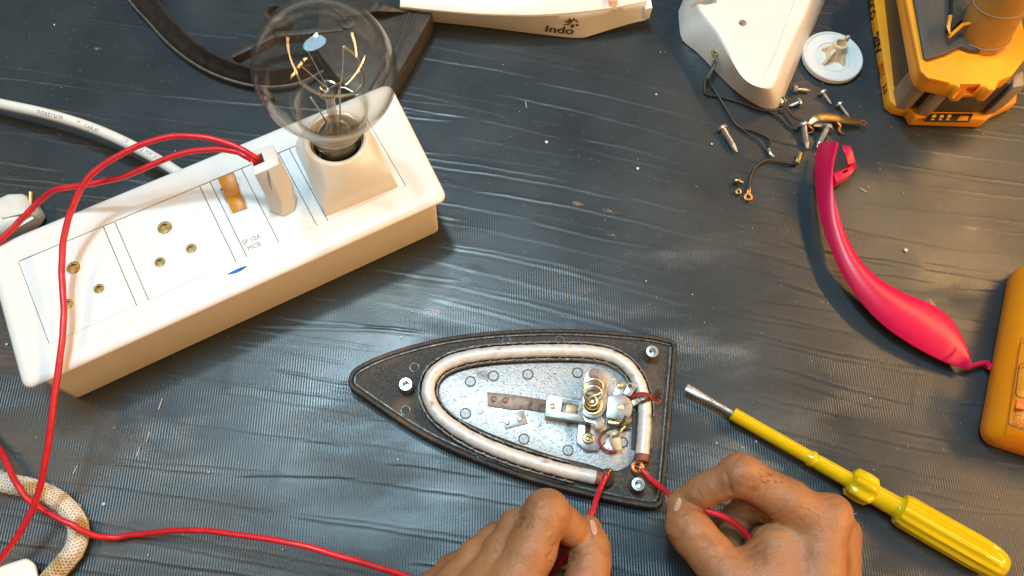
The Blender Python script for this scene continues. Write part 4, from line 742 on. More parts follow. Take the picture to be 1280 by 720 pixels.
# ------------------------------------------------------------------ white shells of the iron
def printed_cover():
    root = empty('iron_cover', P(680, 10, 0), 'white iron cover printed with Indo and a flower mark, at the top edge', 'iron cover')
    bot = [(500, 22, 2), (540, 27, 0.5), (600, 33.5, 0.5), (660, 41, 0.5), (705, 46.2, 0.5), (727, 47.2, 0.5), (740, 44, 2), (766, 36, 5), (788, 29.5, 9), (807, 25, 12)]
    top = [(500, 9, 26), (540, 13, 26), (600, 18, 27), (660, 19.5, 28), (705, 17.5, 28), (727, 15.5, 28), (740, 14, 28), (766, 10.5, 28), (788, 6.5, 28), (808, 2.5, 27)]
    b = spline(PX(*bot), 4); t = spline(PX(*top), 4); G = []
    for p, q in zip(b, t):
        G.append([p, p*0.75+q*0.25, p*0.5+q*0.5, p*0.25+q*0.75, q*0.96+p*0.04, q+V(0, 0.002, 0.0007), q+V(0, 0.012, 0.0035), q+V(0, 0.03, 0.006), q+V(0, 0.06, 0.006)])
    mb = MB(); mb.shell(G, 0.002); build('cover_shell', mb, mat('cream_white', (0.78, 0.74, 0.66), 0.36, var=0.04, scale=40, spots=[(s(214, 180, 140), 60, 0.66, 0.2)]), root, sharp=50)  # cream white with random tan blotches over the whole cover
    mb = MB(); mb.prism(PX((806, 2), (813, 0), (815, 12), (806, 13.5), z=22), 0.012, 0.024); build('end_lug', mb, white, root, bevel=0.0005)
    mb = MB(); mb.tube([q+V(0, 0.0006, 0.0004) for q in t], 0.0004, 6); build('edge_bead', mb, white, root)
    Gm = np.array(G)
    def onwall(px, py, od=None):
        o, d = od or ray(px, py); best = None
        for i in range(len(G)-1):
            for j in range(0, 4):
                a0 = Gm[i][j]; e1 = Gm[i+1][j]-a0; e2 = Gm[i][j+1]-a0; n = np.cross(e1, e2); tt = np.dot(a0-o, n)/np.dot(d, n); p = o+d*tt; w = p-a0
                M = np.array([[e1@e1, e1@e2], [e1@e2, e2@e2]]); uv = np.linalg.solve(M, [w@e1, w@e2])
                if -0.05 <= uv[0] <= 1.05 and -0.05 <= uv[1] <= 1.05: best = (p, n)
        return best
    c, n = onwall(700, 36); n = unit(n); n = n if n[1] < 0 else -n
    X = onwall(714, 37.6)[0]-onwall(684, 35.4)[0]; X = unit(X); Y = unit(np.cross(n, X)); lift = n*0.0005
    def drop(p):
        h_ = onwall(0, 0, (p+n*0.02, -n)); return (h_[0] if h_ is not None else p)+n*0.00025
    t0 = onwall(680.5, 39)[0]
    lettering('lettering', 'Indo', 0.0122, None, X, Y, brown_ink, root, center=False, bold=0.00024, fn=lambda x, y: drop(t0+X*x+Y*y))
    fc = onwall(717.5, 28.3)[0]+lift; pet = MB()
    for ang, l, wd_, r0 in ((100, 3.0, 0.55, 1.3), (135, 4.6, 0.75, 1.0), (165, 5.0, 0.75, 1.2), (200, 4.8, 0.7, 1.2), (262, 3.6, 1.1, 1.0), (318, 2.6, 0.8, 1.6), (20, 1.5, 0.5, 1.3), (60, 1.7, 0.5, 1.2)):
        a = math.radians(ang); D = X*math.cos(a)+Y*math.sin(a); E = np.cross(n, D)
        ptsl = [fc+D*(r0+l*t)*1.3e-3+E*wd_*1.3e-3*math.sin(math.pi*t)**0.8 for t in np.linspace(0, 1, 7)]+[fc+D*(r0+l*t)*1.3e-3-E*wd_*1.3e-3*math.sin(math.pi*t)**0.8 for t in np.linspace(1, 0, 7)[1:-1]]
        ptsl = [drop(p) for p in ptsl]; pet.add(ptsl, [tuple(range(len(ptsl)))])
    me = bpy.data.meshes.new('flower_mark'); a = np.array(pet.v); og = a.mean(0); me.from_pydata([tuple(p-og) for p in a], [], pet.f); finish('flower_mark', me, brown_ink, root, og)
    mb = MB()
    c2 = P(766, -1, 33); mb.lathe([(0.0035, 0), (0.0035, 0.0005), (1e-5, 0.0005)], c2, seg=16, caps=(False, False)); build('pink_mark', mb, mat('pink_print', s(235, 150, 140), 0.5), root)
printed_cover()
def white_shell():
    root = empty('housing_shell', P(930, 50, 0), 'white pointed iron housing shell with a round hole, left of the dial knob', 'iron housing')
    bot = [(848, 14), (849, 30), (853, 50), (872, 66), (893, 88), (915, 110), (938, 127), (958, 136.5), (972, 135.5), (985, 110), (1005, 62), (1032, 0), (1040, -40), (870, -40)]
    bw = [P(*q, 0.5) for q in bot]; tw = [P(*q, 26) for q in ((872, 6), (874, 12), (884, 24), (896, 40), (910, 66), (925, 92), (940, 105), (958, 110), (968, 104), (978, 80), (998, 35), (1016, -8), (1022, -60), (890, -60))]
    bs = spline(bw, 3)[:-1]+[bw[-1]]; ts = spline(tw, 3)[:-1]+[tw[-1]]
    mk = lambda f, z: [V(*(p*(1-f)+q*f)[:2], z*1e-3) for p, q in zip(bs, ts)]
    c = P(928.5, 28, 27); cut = MB(); cut.cyl(c-V(0, 0, 0.006), 0.0030, 0.02, seg=20); cut.prism(PX((866, -2), (893, -6), (896, 4), (882, 7), (868, 4), z=26), 0.012, 0.04)
    mb = MB(); mb.loft([mk(0, 0.5), mk(0.15, 7), mk(0.45, 15), mk(0.75, 21), mk(0.9, 24), mk(1.0, 25.6), [V(*q[:2], 0.0263) for q in inset(mk(1.0, 26), 0.0015)], [V(*q[:2], 0.0266) for q in inset(mk(1.0, 26), 0.004)]])
    build('shell_body', mb, mat('housing_white', (0.80, 0.77, 0.72), 0.34, var=0.04, scale=40), root, sharp=60, cut=cut)
    mb = MB(); mb.lathe([(0.0029, 0.0), (1e-5, 0.0002)], c-V(0, 0, 0.005), seg=20, caps=(True, False)); build('hole_floor', mb, grip_p, root)
    mb = MB(); G = [[P(913+6*i+0, 92-8*i+j*3, 26.75) for j in range(2)] for i in range(2)]
    mb.tube(wire([(955, 96, 26.5), (968, 70, 26.6), (985, 25, 26.7), (994, 0, 26.7)], 5), 0.0006, 6); build('mould_ridge', mb, white, root)
white_shell()
def knob():
    c = P(1038, 75, 0)*V(1, 1, 0); root = empty('dial_knob', c, 'round white thermostat knob lying upside down with its cream stem up', 'knob')
    R = 0.0229
    mb = MB(); mb.lathe([(R*0.93, 0.0003), (R, 0.0015), (R, 0.0048), (R*0.97, 0.0056), (R*0.93, 0.0056), (R*0.89, 0.0046), (R*0.62, 0.0042), (R*0.60, 0.0048), (R*0.55, 0.0048), (R*0.53, 0.0040), (1e-5, 0.0040)], c, seg=56, caps=(True, False)); build('disc', mb, white, root)
    mb = MB(); mb.lathe([(0.0066, 0.004), (0.0058, 0.006), (0.0054, 0.0170), (0.0050, 0.0180), (0.0036, 0.0180), (0.0034, 0.012), (1e-5, 0.012)], c+V(0.0008, 0.0012, 0), seg=24, caps=(False, False)); build('stem', mb, cream, root)
    for a0, l, hh in ((0.75, 0.0135, 0.019), (2.6, 0.010, 0.010), (3.9, 0.0135, 0.013), (5.3, 0.0115, 0.011)):
        d = V(math.cos(a0), math.sin(a0), 0); mb = MB(); p = c+V(0.0008, 0.0012, 0); s2 = V(-d[1], d[0], 0)*0.0011
        pr = [(0.0035, 0.004), (l, 0.004), (l, 0.006), (l*0.7, hh), (0.0035, hh+0.003)]
        mb.loft([[p+d*a+V(0, 0, z)-s2 for a, z in pr], [p+d*a+V(0, 0, z)+s2 for a, z in pr]]); build('fin', mb, cream, root, bevel=0.0002)
knob()
# ------------------------------------------------------------------ black lower skirt behind the bulb
def skirt():
    root = empty('iron_skirt', P(400, 60, 0), 'black plastic iron skirt with curved hoop and grooved heel behind the bulb', 'iron part')
    outer = [(150, -30, 3), (162, 0, 3), (186, 28, 3), (216, 60, 3), (252, 86, 3), (290, 102, 3), (330, 110, 3), (372, 106, 3), (405, 90, 3)]
    inner = [(184, -40, 20), (195, -2, 20), (211, 22, 20), (231, 43, 20), (257, 63, 20), (291, 79, 20), (328, 88, 20), (367, 84, 20), (396, 69, 20)]
    a, b = spline(PX(*outer), 5), spline(PX(*inner), 5)
    mb = MB(); mb.shell([[p, p*0.97+q*0.03+V(0, 0, 0.003), p*0.7+q*0.3+V(0, 0, 0.002), p*0.5+q*0.5, p*0.25+q*0.75, q] for p, q in zip(a, b)], 0.0022)
    build('hoop', mb, mat('brown_black_bakelite', (0.042, 0.034, 0.026), 0.28, var=0.3, scale=160, bump=0.0001, bscale=1500), root, sharp=50)
    mb = MB(); mb.tube([p+V(0, 0, 0.0016) for p in a], 0.0013, 8); build('hoop_bead', mb, mat('worn_bead', (0.13, 0.115, 0.095), 0.45, var=0.3, scale=300), root)
    mb = MB(); mb.bar(P(292, 74, 14), P(345, 48, 18), 0.0045, 0.009); mb.bar(P(345, 48, 18), P(430, 40, 18), 0.0045, 0.009); build('crossbar', mb, black_p, root, bevel=0.0007)
    q = [(455, -6), (500, 2), (534, 3), (541, 9), (538, 20), (497, 92), (480, 124), (440, 120), (395, 60), (400, -20)]
    mb = MB(); mb.prism(rounded([P(*p, 22) for p in q], 0.003, 4), 0.0005, 0.021); build('heel_plate', mb, black_p, root, bevel=0.0012)
    for g in (((524, 9), (496, 70), (472, 116)), ((516, 8), (488, 66), (462, 112))):
        mb = MB(); mb.tube(wire([(x, y, 21.3) for x, y in g], 6), 0.0008, 6); build('heel_ridge', mb, black_p, root)
    mb = MB(); mb.loft([PX((430, -10, 24), (452, -4, 24), (430, 22, 24), (415, 10, 24)), PX((470, 2, 30), (480, 6, 30), (474, 14, 30), (462, 14, 30)), PX((505, 13, 22), (510, 15, 22), (508, 16, 22), (500, 15.5, 22))]); build('rib_arm', mb, black_p, root, bevel=0.0006)
    for c0, rr in (((352, 40), 0.009), ((440, 52), 0.006)):
        mb = MB(); mb.lathe([(rr, 0), (rr*0.9, 0.022), (rr*0.55, 0.023), (rr*0.5, 0.012), (1e-5, 0.012)], P(c0[0], c0[1], 2)*V(1, 1, 0)+V(0, 0, 0.001), seg=20, caps=(False, False)); build('mounting_post', mb, black_p, root)
    mb = MB(); mb.tube(wire([(322, 108, 4), (332, 114, 4), (340, 124, 3)], 5), [0.0015+0.0008*random.random() for _ in range(11)], 8); build('frayed_tip', mb, mat('rust_crumb', s(120, 96, 70), 0.9, var=0.4, scale=900, bump=0.001), root)
skirt()
# ------------------------------------------------------------------ screws and small hardware
def screw(a, b, r, hr, hh, label, m=steel, washer=False, cat='screw', name='screw', group='loose screws beside the white housing'):
    """shank from head a to tip b (px, py, z)"""
    A, B = P(*a), P(*b); ax = unit(B-A); L = np.linalg.norm(B-A); root = empty(name, (A+B)/2*V(1, 1, 0), label, cat, group)
    mb = MB(); mb.lathe([(hr*0.55, -hh), (hr*0.92, -hh*0.75), (hr, -hh*0.2), (hr, 0), (r, 0.0002)], A, ax, 18, (True, True)); h = build('head', mb, m, root)
    u = unit(np.cross(ax, V(0.3, 0.2, 1))); v = np.cross(ax, u); mb = MB(); mb.bar(A-ax*hh*0.98-u*hr*0.6, A-ax*hh*0.98+u*hr*0.6, hr*0.22, hh*0.2, up=ax); mb.bar(A-ax*hh*0.98-v*hr*0.6, A-ax*hh*0.98+v*hr*0.6, hr*0.22, hh*0.2, up=ax); build('cross_slot', mb, brown_sl, h)
    n = max(4, int(L/0.0009)); prof = [(r, 0)]
    for k in range(n):
        t = k/n; rr = r*(1 if t < 0.75 else 1-(t-0.75)*2.4); prof += [(rr, L*t+0.0001), (rr*0.90, L*(t+0.5/n))]
    mb = MB(); mb.lathe(prof+[(r*0.3, L)], A, ax, 12); build('shank', mb, m, root)
    if washer: mb = MB(); mb.lathe([(hr*1.35, 0.0002), (hr*1.35, 0.0008), (r, 0.0008), (r, 0.0002)], A, ax, 18, (False, False)); build('washer', mb, m, root)
    return root
k = 0.0018
screw((995, 111, 2.5), (1013, 113, 1.6), 0.0012, 0.0031, 0.0022, 'small pan head screw lying flat just below the knob, head to the left')
screw((998, 128, 3.0), (986, 133, 1.2), 0.0012, 0.0032, 0.0022, 'small screw with its tip pointing left, under the knob and right of the shell point')
screw((1029, 116, 3.0), (1039, 130, 1.2), 0.0012, 0.0030, 0.0020, 'small screw below the knob, head up and tip pointing down right')
screw((1050, 131, 3.0), (1061, 146, 1.2), 0.0012, 0.0030, 0.0020, 'screw just above the brass lever end, nearest the power tool')
screw((976, 127, 3.0), (983, 125, 2.2), 0.0013, 0.0033, 0.0026, 'stubby screw tucked under the point of the white shell', washer=True)
screw((904, 161, 3.2), (921, 190, 2.2), 0.0021, 0.0036, 0.0024, 'long bolt lying alone left of the black wires', cat='bolt', name='bolt')
screw((1005, 157, 5), (1009, 186, 2.3), 0.0021, 0.0036, 0.0024, 'left bolt of the two below the brass lever', cat='bolt', name='bolt', washer=True)
screw((1034, 160, 5), (1021, 185, 2.3), 0.0021, 0.0036, 0.0024, 'right bolt of the two below the brass lever, leaning left', cat='bolt', name='bolt', washer=True)
screw((924, 227, 2.6), (929, 228.5, 2.2), 0.0014, 0.0022, 0.0040, 'tiny brass screw on the dark sheet above the tiny nut', brass)
def nut():
    c = P(922, 241, 0.3); mb = MB()
    hexr = lambda r, z: [c+V(r*math.cos(t), r*math.sin(t), z) for t in np.linspace(0, 2*math.pi, 6, endpoint=False)]
    mb.loft([hexr(0.0024, 0), hexr(0.0024, 0.0024), hexr(0.0012, 0.0024), hexr(0.0012, 0.0)], (False, False)); mb.loft([hexr(0.0012, 0), hexr(0.0024, 0)], (False, False))
    build('hex_nut', mb, brass, bevel=0.0002, label='tiny brass nut lying left of the copper ring terminal', cat='nut')
nut()
def lever():
    root = empty('brass_lever', P(1045, 150, 0), 'bent brass contact lever with a hooked end between screws and pink handle', 'contact lever')
    top = [(1009, 158, 5), (1020, 148, 8), (1032, 146, 8), (1060, 150, 7), (1076, 152, 6)]
    c = wire(top, 8); mb = MB(); w2 = np.interp(np.linspace(0, 1, len(c)), [0, 0.15, 0.35, 0.7, 1], [0.0006, 0.0020, 0.0032, 0.0032, 0.0018])
    rg = []
    for i, p in enumerate(c):
        t = unit(c[min(i+1, len(c)-1)]-c[max(i-1, 0)]); sd = unit(np.cross(V(0, 0, 1), t)); n = np.cross(t, sd); rg.append([p-sd*w2[i]-n*0.0004, p+sd*w2[i]-n*0.0004, p+sd*w2[i]+n*0.0004, p-sd*w2[i]+n*0.0004])
    mb.loft(rg); build('strip', mb, mat('dark_brass', (0.46, 0.33, 0.13), 0.35, 0.9, var=0.2, scale=300), root, bevel=0.0001)
    e = P(1079, 153.5, 6); mb = MB(); mb.tube([e+0.0020*V(math.cos(t), math.sin(t), 0) for t in np.linspace(0, 2*math.pi, 21)], 0.0006, 6, False); build('eye', mb, copper, root)
    mb = MB(); mb.tube(wire([(1045, 152, 5), (1050, 157, 3), (1049, 163, 2), (1054, 168, 1.2)], 5), 0.0010, 8); build('hook', mb, copper, root)
    mb = MB(); mb.bar(P(1017, 156.5, 5.2), P(1040, 157, 5.2), 0.0026, 0.0008); build('cross_strip', mb, plate_metal, root)
    mb = MB(); mb.tube(wire([(1007, 152, 5), (1012, 158, 6), (1017, 163, 4), (1010, 166, 3), (1006, 160, 4)], 5), 0.0005, 6); build('wire_curl', mb, copper, root)
lever()
def harness():
    root = empty('wire_harness', P(940, 150, 0), 'thin black wire harness with metal terminals draped beside the white housing', 'wire')
    for nm, pts, r in (('lead', [(895, 77, 12), (888, 88, 9), (882, 99, 6), (881, 112, 3), (884, 118, 1.5), (901, 121, 1.2), (925, 128, 1.2), (950, 137, 1.4), (966, 138, 2.2), (983, 136, 2.6), (991, 145, 3), (1003, 152, 5)], 0.0010),
                       ('lead', [(884, 98, 6), (893, 112, 3), (908, 136, 1.6), (922, 157, 1.4), (940, 163, 1.2), (957, 170, 1.2), (963, 176, 1.6), (961, 188, 1.6)], 0.0010),
                       ('lead', [(936, 236, 1.6), (938, 222, 2), (945, 208, 2), (958, 200, 2), (975, 202, 1.6), (990, 205, 1.6), (996, 202, 2)], 0.0010),
                       ('lead', [(957, 137, 1.5), (975, 147, 1.1), (988, 159, 1.1), (1001, 162, 2)], 0.0008), ('lead', [(925, 160, 1.1), (940, 170, 1.0), (953, 180, 1.0), (963, 196, 1.2)], 0.0006)):
        mb = MB(); mb.tube(wire(pts, 8), r, 8); build(nm, mb, black_pvc, root, sharp=60)
    mb = MB(); mb.bar(P(896, 77, 14), P(884, 99, 8), 0.0022, 0.0014); build('sleeve', mb, mat('brown_sleeve_wire', s(66, 56, 44), 0.5), root, bevel=0.0004)
    def lug(px, py, z, d, r, m, nm='ring_terminal'):
        c = P(px, py, z); d = unit(V(*d)); mb = MB(); mb.lathe([(r, -0.0005), (r, 0.0006), (r*0.5, 0.0006), (r*0.5, -0.0005)], c, seg=20, caps=(False, False)); mb.lathe([(r*0.5, -0.0005), (r, -0.0005)], c, seg=20, caps=(False, False))
        mb.bar(c+d*r*0.9, c+d*(r+0.005), 0.0022, 0.0014); build(nm, mb, m, root, bevel=0.0001)
    lug(935, 246, 1.2, (0.2, 1, 0), 0.0031, copper); lug(893.5, 66, 16, (-0.2, -1, 0), 0.0026, brass)
    mb = MB(); mb.bar(P(996, 204, 2), P(1001, 190, 2.5), 0.0028, 0.0014); build('spade_terminal', mb, brass, root, bevel=0.0003)
    mb = MB(); mb.tube(wire([(961, 186, 1.6), (963, 192, 2), (967, 196, 1.6)], 4), [0.0012]*9, 8); build('crimp', mb, steel, root)
harness()
# ------------------------------------------------------------------ hands (one continuous surface each, from a distance field)
def seg_d(p, a, b, ra, rb):
    ab = b-a; t = np.clip(((p-a)@ab)/(ab@ab), 0, 1); return np.linalg.norm(p-(a+t[..., None]*ab), axis=-1)-(ra+(rb-ra)*t)
def smin(a, b, k):
    h = np.clip(0.5+0.5*(b-a)/k, 0, 1); return b*(1-h)+a*h-k*h*(1-h)
def surface_nets(fn, lo, hi, h):
    ax = [np.arange(lo[i], hi[i]+h, h) for i in range(3)]; n = [len(a) for a in ax]; G = np.empty(n, np.float32)
    B = 14
    for i in range(0, n[0], B):
        for j in range(0, n[1], B):
            for k in range(0, n[2], B):          # skip blocks that lie well away from the surface
                xs, ys, zs = ax[0][i:i+B], ax[1][j:j+B], ax[2][k:k+B]
                c0 = fn(np.array([[xs.mean(), ys.mean(), zs.mean()]]))[0]
                if abs(c0) > B*h*0.87+0.008: G[i:i+B, j:j+B, k:k+B] = c0
                else: G[i:i+B, j:j+B, k:k+B] = fn(np.stack(np.meshgrid(xs, ys, zs, indexing='ij'), -1))
    G[0] = G[-1] = 1; G[:, 0] = G[:, -1] = 1; G[:, :, 0] = G[:, :, -1] = 1
    S = G < 0; c = lambda dx, dy, dz: tuple(slice(d, n[i]-1+d) for i, d in enumerate((dx, dy, dz)))
    cnt = np.zeros([q-1 for q in n], np.int32); acc = np.zeros([q-1 for q in n]+[3]); cs = [(i, j, k) for i in (0, 1) for j in (0, 1) for k in (0, 1)]
    for a in cs:
        for d in range(3):
            if a[d]: continue
            b = list(a); b[d] = 1; ga, gb = G[c(*a)], G[c(*b)]; m = (ga < 0) != (gb < 0); t = np.where(m, ga/(ga-gb+1e-12), 0)
            cnt += m
            for e in range(3): acc[..., e] += np.where(m, a[e]+(t if e == d else 0), 0)
    act = cnt > 0; idx = -np.ones(cnt.shape, np.int64); idx[act] = np.arange(act.sum()); ii = np.argwhere(act); vs = (ii+acc[act]/cnt[act][:, None])*h+np.array(lo)
    fs = []
    for d in range(3):
        sl = [slice(1, n[e]-1) for e in range(3)]; sl[d] = slice(0, n[d]-1); a = S[tuple(sl)]; sl2 = list(sl); sl2[d] = slice(1, n[d]); b = S[tuple(sl2)]; m = np.argwhere(a != b); off = [1, 1, 1]; off[d] = 0; m = m+np.array(off)
        e1, e2 = [e for e in range(3) if e != d]; u1 = np.zeros(3, int); u1[e1] = 1; u2 = np.zeros(3, int); u2[e2] = 1
        q = np.stack([idx[tuple((m-u1-u2).T)], idx[tuple((m-u2).T)], idx[tuple(m.T)], idx[tuple((m-u1).T)]], 1); fs.append(q[(q >= 0).all(1)])
    return vs, np.concatenate(fs)
def hand(name, label, palm, fingers, bulges, creases, nails, lo, hi, kp=0.010, h=0.0010, hairs=()):
    """palm / fingers: chains of (px, py, z mm, r mm)"""
    cv = lambda ch: [(P(q[0], q[1], q[2]), q[3]*1e-3) for q in ch]
    pc, fc = [cv(c) for c in palm], [cv(c) for c in fingers]; bl = [(P(q[0], q[1], q[2]), q[3]*1e-3) for q in bulges]
    def chain(p, c, k):
        d = None
        for (a, ra), (b, rb) in zip(c[:-1], c[1:]):
            e = seg_d(p, a, b, ra, rb); d = e if d is None else smin(d, e, k)
        return d
    def base(p):
        d = None
        for c in pc: e = chain(p, c, 0.006); d = e if d is None else smin(d, e, kp)
        fd = None
        for c in fc: e = chain(p, c, 0.0030); fd = e if fd is None else smin(fd, e, 0.0014)
        # fingers melt into the palm at their root only
        d2 = smin(d, fd, 0.0042)
        for a, r in bl: d2 = smin(d2, np.linalg.norm(p-a, axis=-1)-r, 0.008)
        return d2
    def hit(px, py, fn=base):
        o, dr = ray(px, py); t = 0.25
        for _ in range(90):
            q = fn((o+dr*t)[None])[0]; t += q*0.8
            if q < 1e-5: return o+dr*t
            if t > 0.6: return None
        return o+dr*t
    cr = []
    for pts, rad in creases:
        hp = [hit(*q) for q in pts]; hp = [q for q in hp if q is not None]
        if len(hp) > 1: cr.append((spline(hp, 3), rad*1.3e-3))
    def full(p):
        d = base(p)
        for pts, rad in cr:
            lo_, hi_ = np.min(pts, 0)-0.004, np.max(pts, 0)+0.004; m = ((p > lo_) & (p < hi_)).all(-1)
            if not m.any(): continue
            pm = p[m]; e = None
            for a, b in zip(pts[:-1], pts[1:]): q = seg_d(pm, a, b, rad, rad); e = q if e is None else np.minimum(e, q)
            d[m] = -smin(-d[m], e, 0.0012)
        return d
    vs, fs = surface_nets(full, lo, hi, h); me = bpy.data.meshes.new(name); og = V((lo[0]+hi[0])/2, (lo[1]+hi[1])/2, 0)
    me.from_pydata([tuple(q) for q in vs-og], [], fs.tolist()); bm = bmesh.new(); bm.from_mesh(me); bmesh.ops.recalc_face_normals(bm, faces=bm.faces)
    for _ in range(2): bmesh.ops.smooth_vert(bm, verts=bm.verts, factor=0.4, use_axis_x=True, use_axis_y=True, use_axis_z=True)
    bm.to_mesh(me); bm.free(); me.polygons.foreach_set('use_smooth', [True]*len(me.polygons)); me.update()
    o = finish(name, me, skin, None, og); tag(o, label, 'hand', 'hands holding the red wires')
    for cor in nails:                                   # four pixel corners: base-left, base-right, tip-right, tip-left
        G = []
        for i in range(7):
            row = []
            for j in range(7):
                u, v = i/6, j/6; q = (1-u)*(1-v)*V(*cor[0])+u*(1-v)*V(*cor[1])+u*v*V(*cor[2])+(1-u)*v*V(*cor[3])
                row.append(hit(*q))
            G.append(row)
        if any(q is None for r in G for q in r): continue
        G = np.array(G); nn = np.cross(np.gradient(G, axis=0), np.gradient(G, axis=1)); nn /= np.linalg.norm(nn, axis=2, keepdims=True)
        if (nn[..., 2].mean() < 0): nn = -nn
        G = G+nn*0.0005; c = G.mean((0, 1)); uu = np.linspace(-1, 1, 7); 
        for i in range(7):
            for j in range(7):
                r = max(0, uu[i]**4+uu[j]**4-0.6)*0.25; G[i, j] = G[i, j]*(1-r)+c*r-nn[i, j]*r*0.001
        fl = np.cross(np.gradient(G, axis=0), np.gradient(G, axis=1))[..., 2].mean() > 0
        mb = MB(); mb.shell(G if fl else G[::-1], 0.0008); build('fingernail', mb, nail_m, o, sharp=60)
    mb = MB(); rr = random.Random(5)
    for (cx, cy, sx, sy, dx, dy, cnt) in hairs:
        for _ in range(cnt):
            x, y = cx+rr.uniform(-sx, sx), cy+rr.uniform(-sy, sy); a, b, c = hit(x, y), hit(x+dx*2.2+rr.uniform(-1, 1), y+dy*2.2+rr.uniform(-1, 1)), hit(x+dx*4.5+rr.uniform(-2, 2), y+dy*4.5+rr.uniform(-2, 2))
            if a is None or b is None or c is None or np.linalg.norm(c-a) > 0.006: continue
            mb.tube([a, b+V(0, 0, 0.0004), c+V(0, 0, 0.0007)], [0.00007, 0.00006, 0.00003], 3)
    if mb.v: build('knuckle_hair', mb, mat('dark_hair', (0.03, 0.02, 0.015), 0.5), o, kind='stuff')
    return o
hand('hand', 'right hand pinching the short red wire beside the corner of the iron base',
     [[(960, 1350, 70, 34), (995, 1050, 50, 27), (1010, 870, 50, 20), (1018, 760, 55, 15), (1028, 655, 58, 12.5)], [(1015, 880, 38, 18), (1040, 760, 40, 15), (1047, 668, 42, 12)], [(1010, 880, 26, 17), (1035, 770, 26, 14), (1042, 690, 27, 11.5)], [(1000, 880, 18, 16), (1020, 780, 15, 12), (1030, 710, 14, 10)],
      [(990, 870, 44, 20), (945, 790, 47, 18), (915, 725, 46, 14.5)], [(975, 820, 46, 18), (972, 730, 49, 15), (978, 685, 50, 12)], [(960, 800, 47, 18), (955, 720, 48, 13.5), (965, 690, 49, 12)]],
     [[(1028, 655, 58, 12.6), (985, 627, 60, 11.6), (935, 598, 60, 10.4), (925, 595, 60, 10.0), (892, 608, 52, 8.6), (878, 614, 48, 8.6), (856, 622, 42, 6.6)],
      [(912, 720, 46, 14), (868, 670, 44, 11.6), (857, 655, 43, 10.2), (849, 630, 40, 7.2)],
      [(1047, 668, 42, 11), (985, 640, 40, 9.5), (938, 630, 36, 8.8), (919, 652, 27, 8.6), (912, 690, 19, 8), (918, 715, 15, 7.0)],
      [(1042, 690, 27, 10.5), (985, 665, 25, 9), (945, 662, 22, 8.4), (928, 690, 14, 7.8), (935, 720, 10, 7)],
      [(1030, 710, 14, 9), (985, 700, 12, 8), (955, 700, 10, 7.4), (950, 725, 8, 6.8)]],
     [(924, 590, 62, 8), (1042, 640, 60, 9), (862, 662, 44, 8)],
     [([(907, 591), (911, 604), (914, 617)], 0.7), ([(941, 637), (948, 648), (960, 653)], 0.6), ([(918, 682), (930, 678), (942, 670), (952, 662)], 0.6), ([(916, 577), (924, 573), (931, 577)], 0.4), ([(913, 583), (921, 580), (928, 582)], 0.35), ([(920, 571), (928, 569)], 0.3), ([(962, 645), (971, 641), (979, 634)], 0.35), ([(964, 653), (976, 649), (988, 641)], 0.4), ([(966, 660), (980, 657), (994, 648)], 0.3), ([(924, 688), (938, 684), (950, 676)], 0.4), ([(930, 694), (944, 690), (956, 682)], 0.3),
      ([(838, 642), (846, 645), (853, 643)], 0.4), ([(834, 655), (845, 652), (857, 650)], 0.4), ([(836, 661), (848, 658), (858, 655)], 0.35), ([(842, 668), (853, 664)], 0.3), ([(872, 611), (875, 621)], 0.4), ([(868, 613), (870, 621)], 0.3), ([(946, 588), (954, 592), (959, 589)], 0.3), ([(950, 584), (958, 587)], 0.25), ([(1032, 622), (1040, 620)], 0.3), ([(1036, 630), (1046, 628)], 0.3), ([(895, 700), (905, 694)], 0.3)],
     [((841.0, 639), (848, 641), (853.5, 625), (848.5, 620))],
     (0.060, -0.30, 0.0005), (0.235, 0.125, 0.100), hairs=((962, 596, 14, 7, 1.0, 0.5, 26), (1010, 640, 16, 10, 0.6, 0.8, 14)))
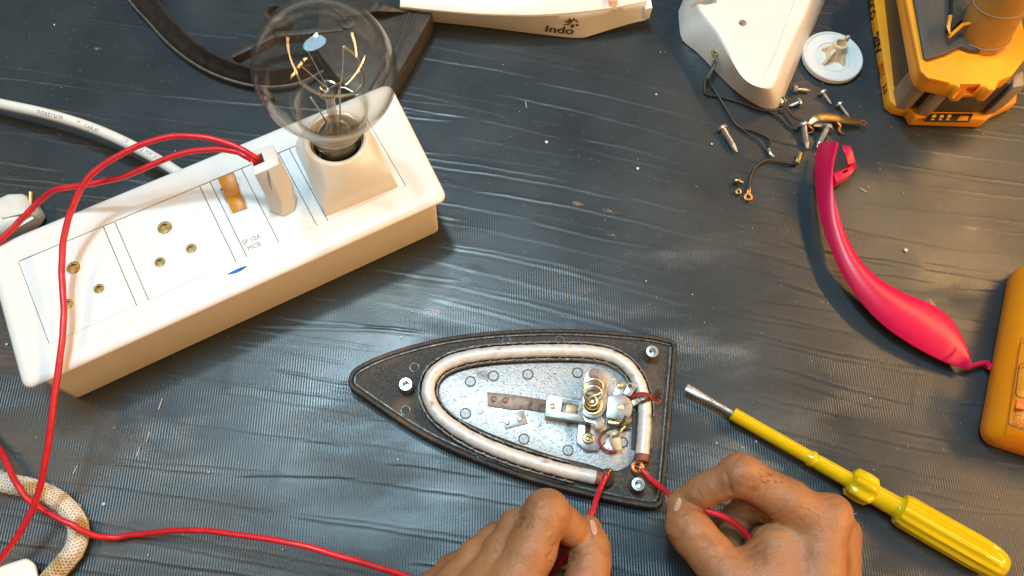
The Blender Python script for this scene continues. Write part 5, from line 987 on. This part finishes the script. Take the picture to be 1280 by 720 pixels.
hand('hand', 'left hand pinching the long red wire below the iron base',
     [[(470, 1350, 70, 34), (530, 1050, 50, 27), (560, 900, 48, 20), (600, 810, 56, 16), (640, 735, 60, 13.5)], [(545, 900, 42, 19), (575, 805, 50, 15), (606, 735, 52, 12.5)], [(530, 900, 34, 18), (545, 805, 38, 14.5), (570, 735, 41, 12)], [(520, 900, 26, 17), (525, 810, 26, 13), (538, 745, 28, 11.5)],
      [(600, 900, 42, 20), (680, 830, 42, 16), (722, 780, 44, 12.5)], [(600, 860, 40, 18), (650, 790, 42, 14)]],
     [[(640, 735, 60, 13.4), (664, 688, 62, 12.6), (680, 648, 62, 11.4), (685, 643, 61, 10.6), (704, 653, 53, 8.8), (714, 661, 48, 8.6), (726, 668, 43, 6.8)],
      [(722, 780, 44, 12.6), (733, 728, 44, 11.4), (737, 704, 43, 10.8), (737, 682, 41, 10.4), (735, 661, 38, 7.6)],
      [(606, 735, 52, 12), (630, 690, 52, 10.8), (648, 662, 50, 9.6), (668, 662, 36, 8.4), (692, 682, 24, 7.6), (706, 696, 18, 6.8)],
      [(570, 735, 41, 11.2), (596, 698, 42, 10.2), (620, 676, 38, 9.2), (644, 686, 24, 8), (668, 702, 15, 7.2)],
      [(538, 745, 28, 10.4), (566, 714, 28, 9), (592, 698, 25, 8.2), (616, 712, 14, 7.2)]],
     [(683, 636, 63, 8.5), (645, 658, 52, 6.5), (640, 735, 63, 8), (605, 735, 55, 8)],
     [([(692, 688), (685, 699), (690, 706)], 0.6), ([(696, 680), (688, 684), (680, 682)], 0.4), ([(694, 672), (684, 674)], 0.4), ([(692, 696), (682, 694)], 0.35), ([(648, 645), (656, 648), (664, 645)], 0.4), ([(645, 650), (653, 653), (662, 651)], 0.35), ([(650, 640), (658, 642)], 0.3), ([(622, 674), (626, 671), (634, 668)], 0.35), ([(712, 690), (724, 693), (738, 690)], 0.4), ([(711, 698), (726, 701), (744, 697)], 0.4), ([(714, 706), (728, 708), (742, 705)], 0.3), ([(698, 641), (703, 655), (702, 670)], 0.5), ([(598, 690), (608, 684)], 0.3), ([(664, 632), (672, 634), (680, 631)], 0.3)],
     [((741, 672), (748, 667), (742, 649), (735, 650))],
     (-0.125, -0.30, 0.0005), (0.085, 0.095, 0.100), hairs=((656, 650, 12, 8, -0.6, 0.8, 30), (628, 682, 10, 8, -0.6, 0.8, 14)))
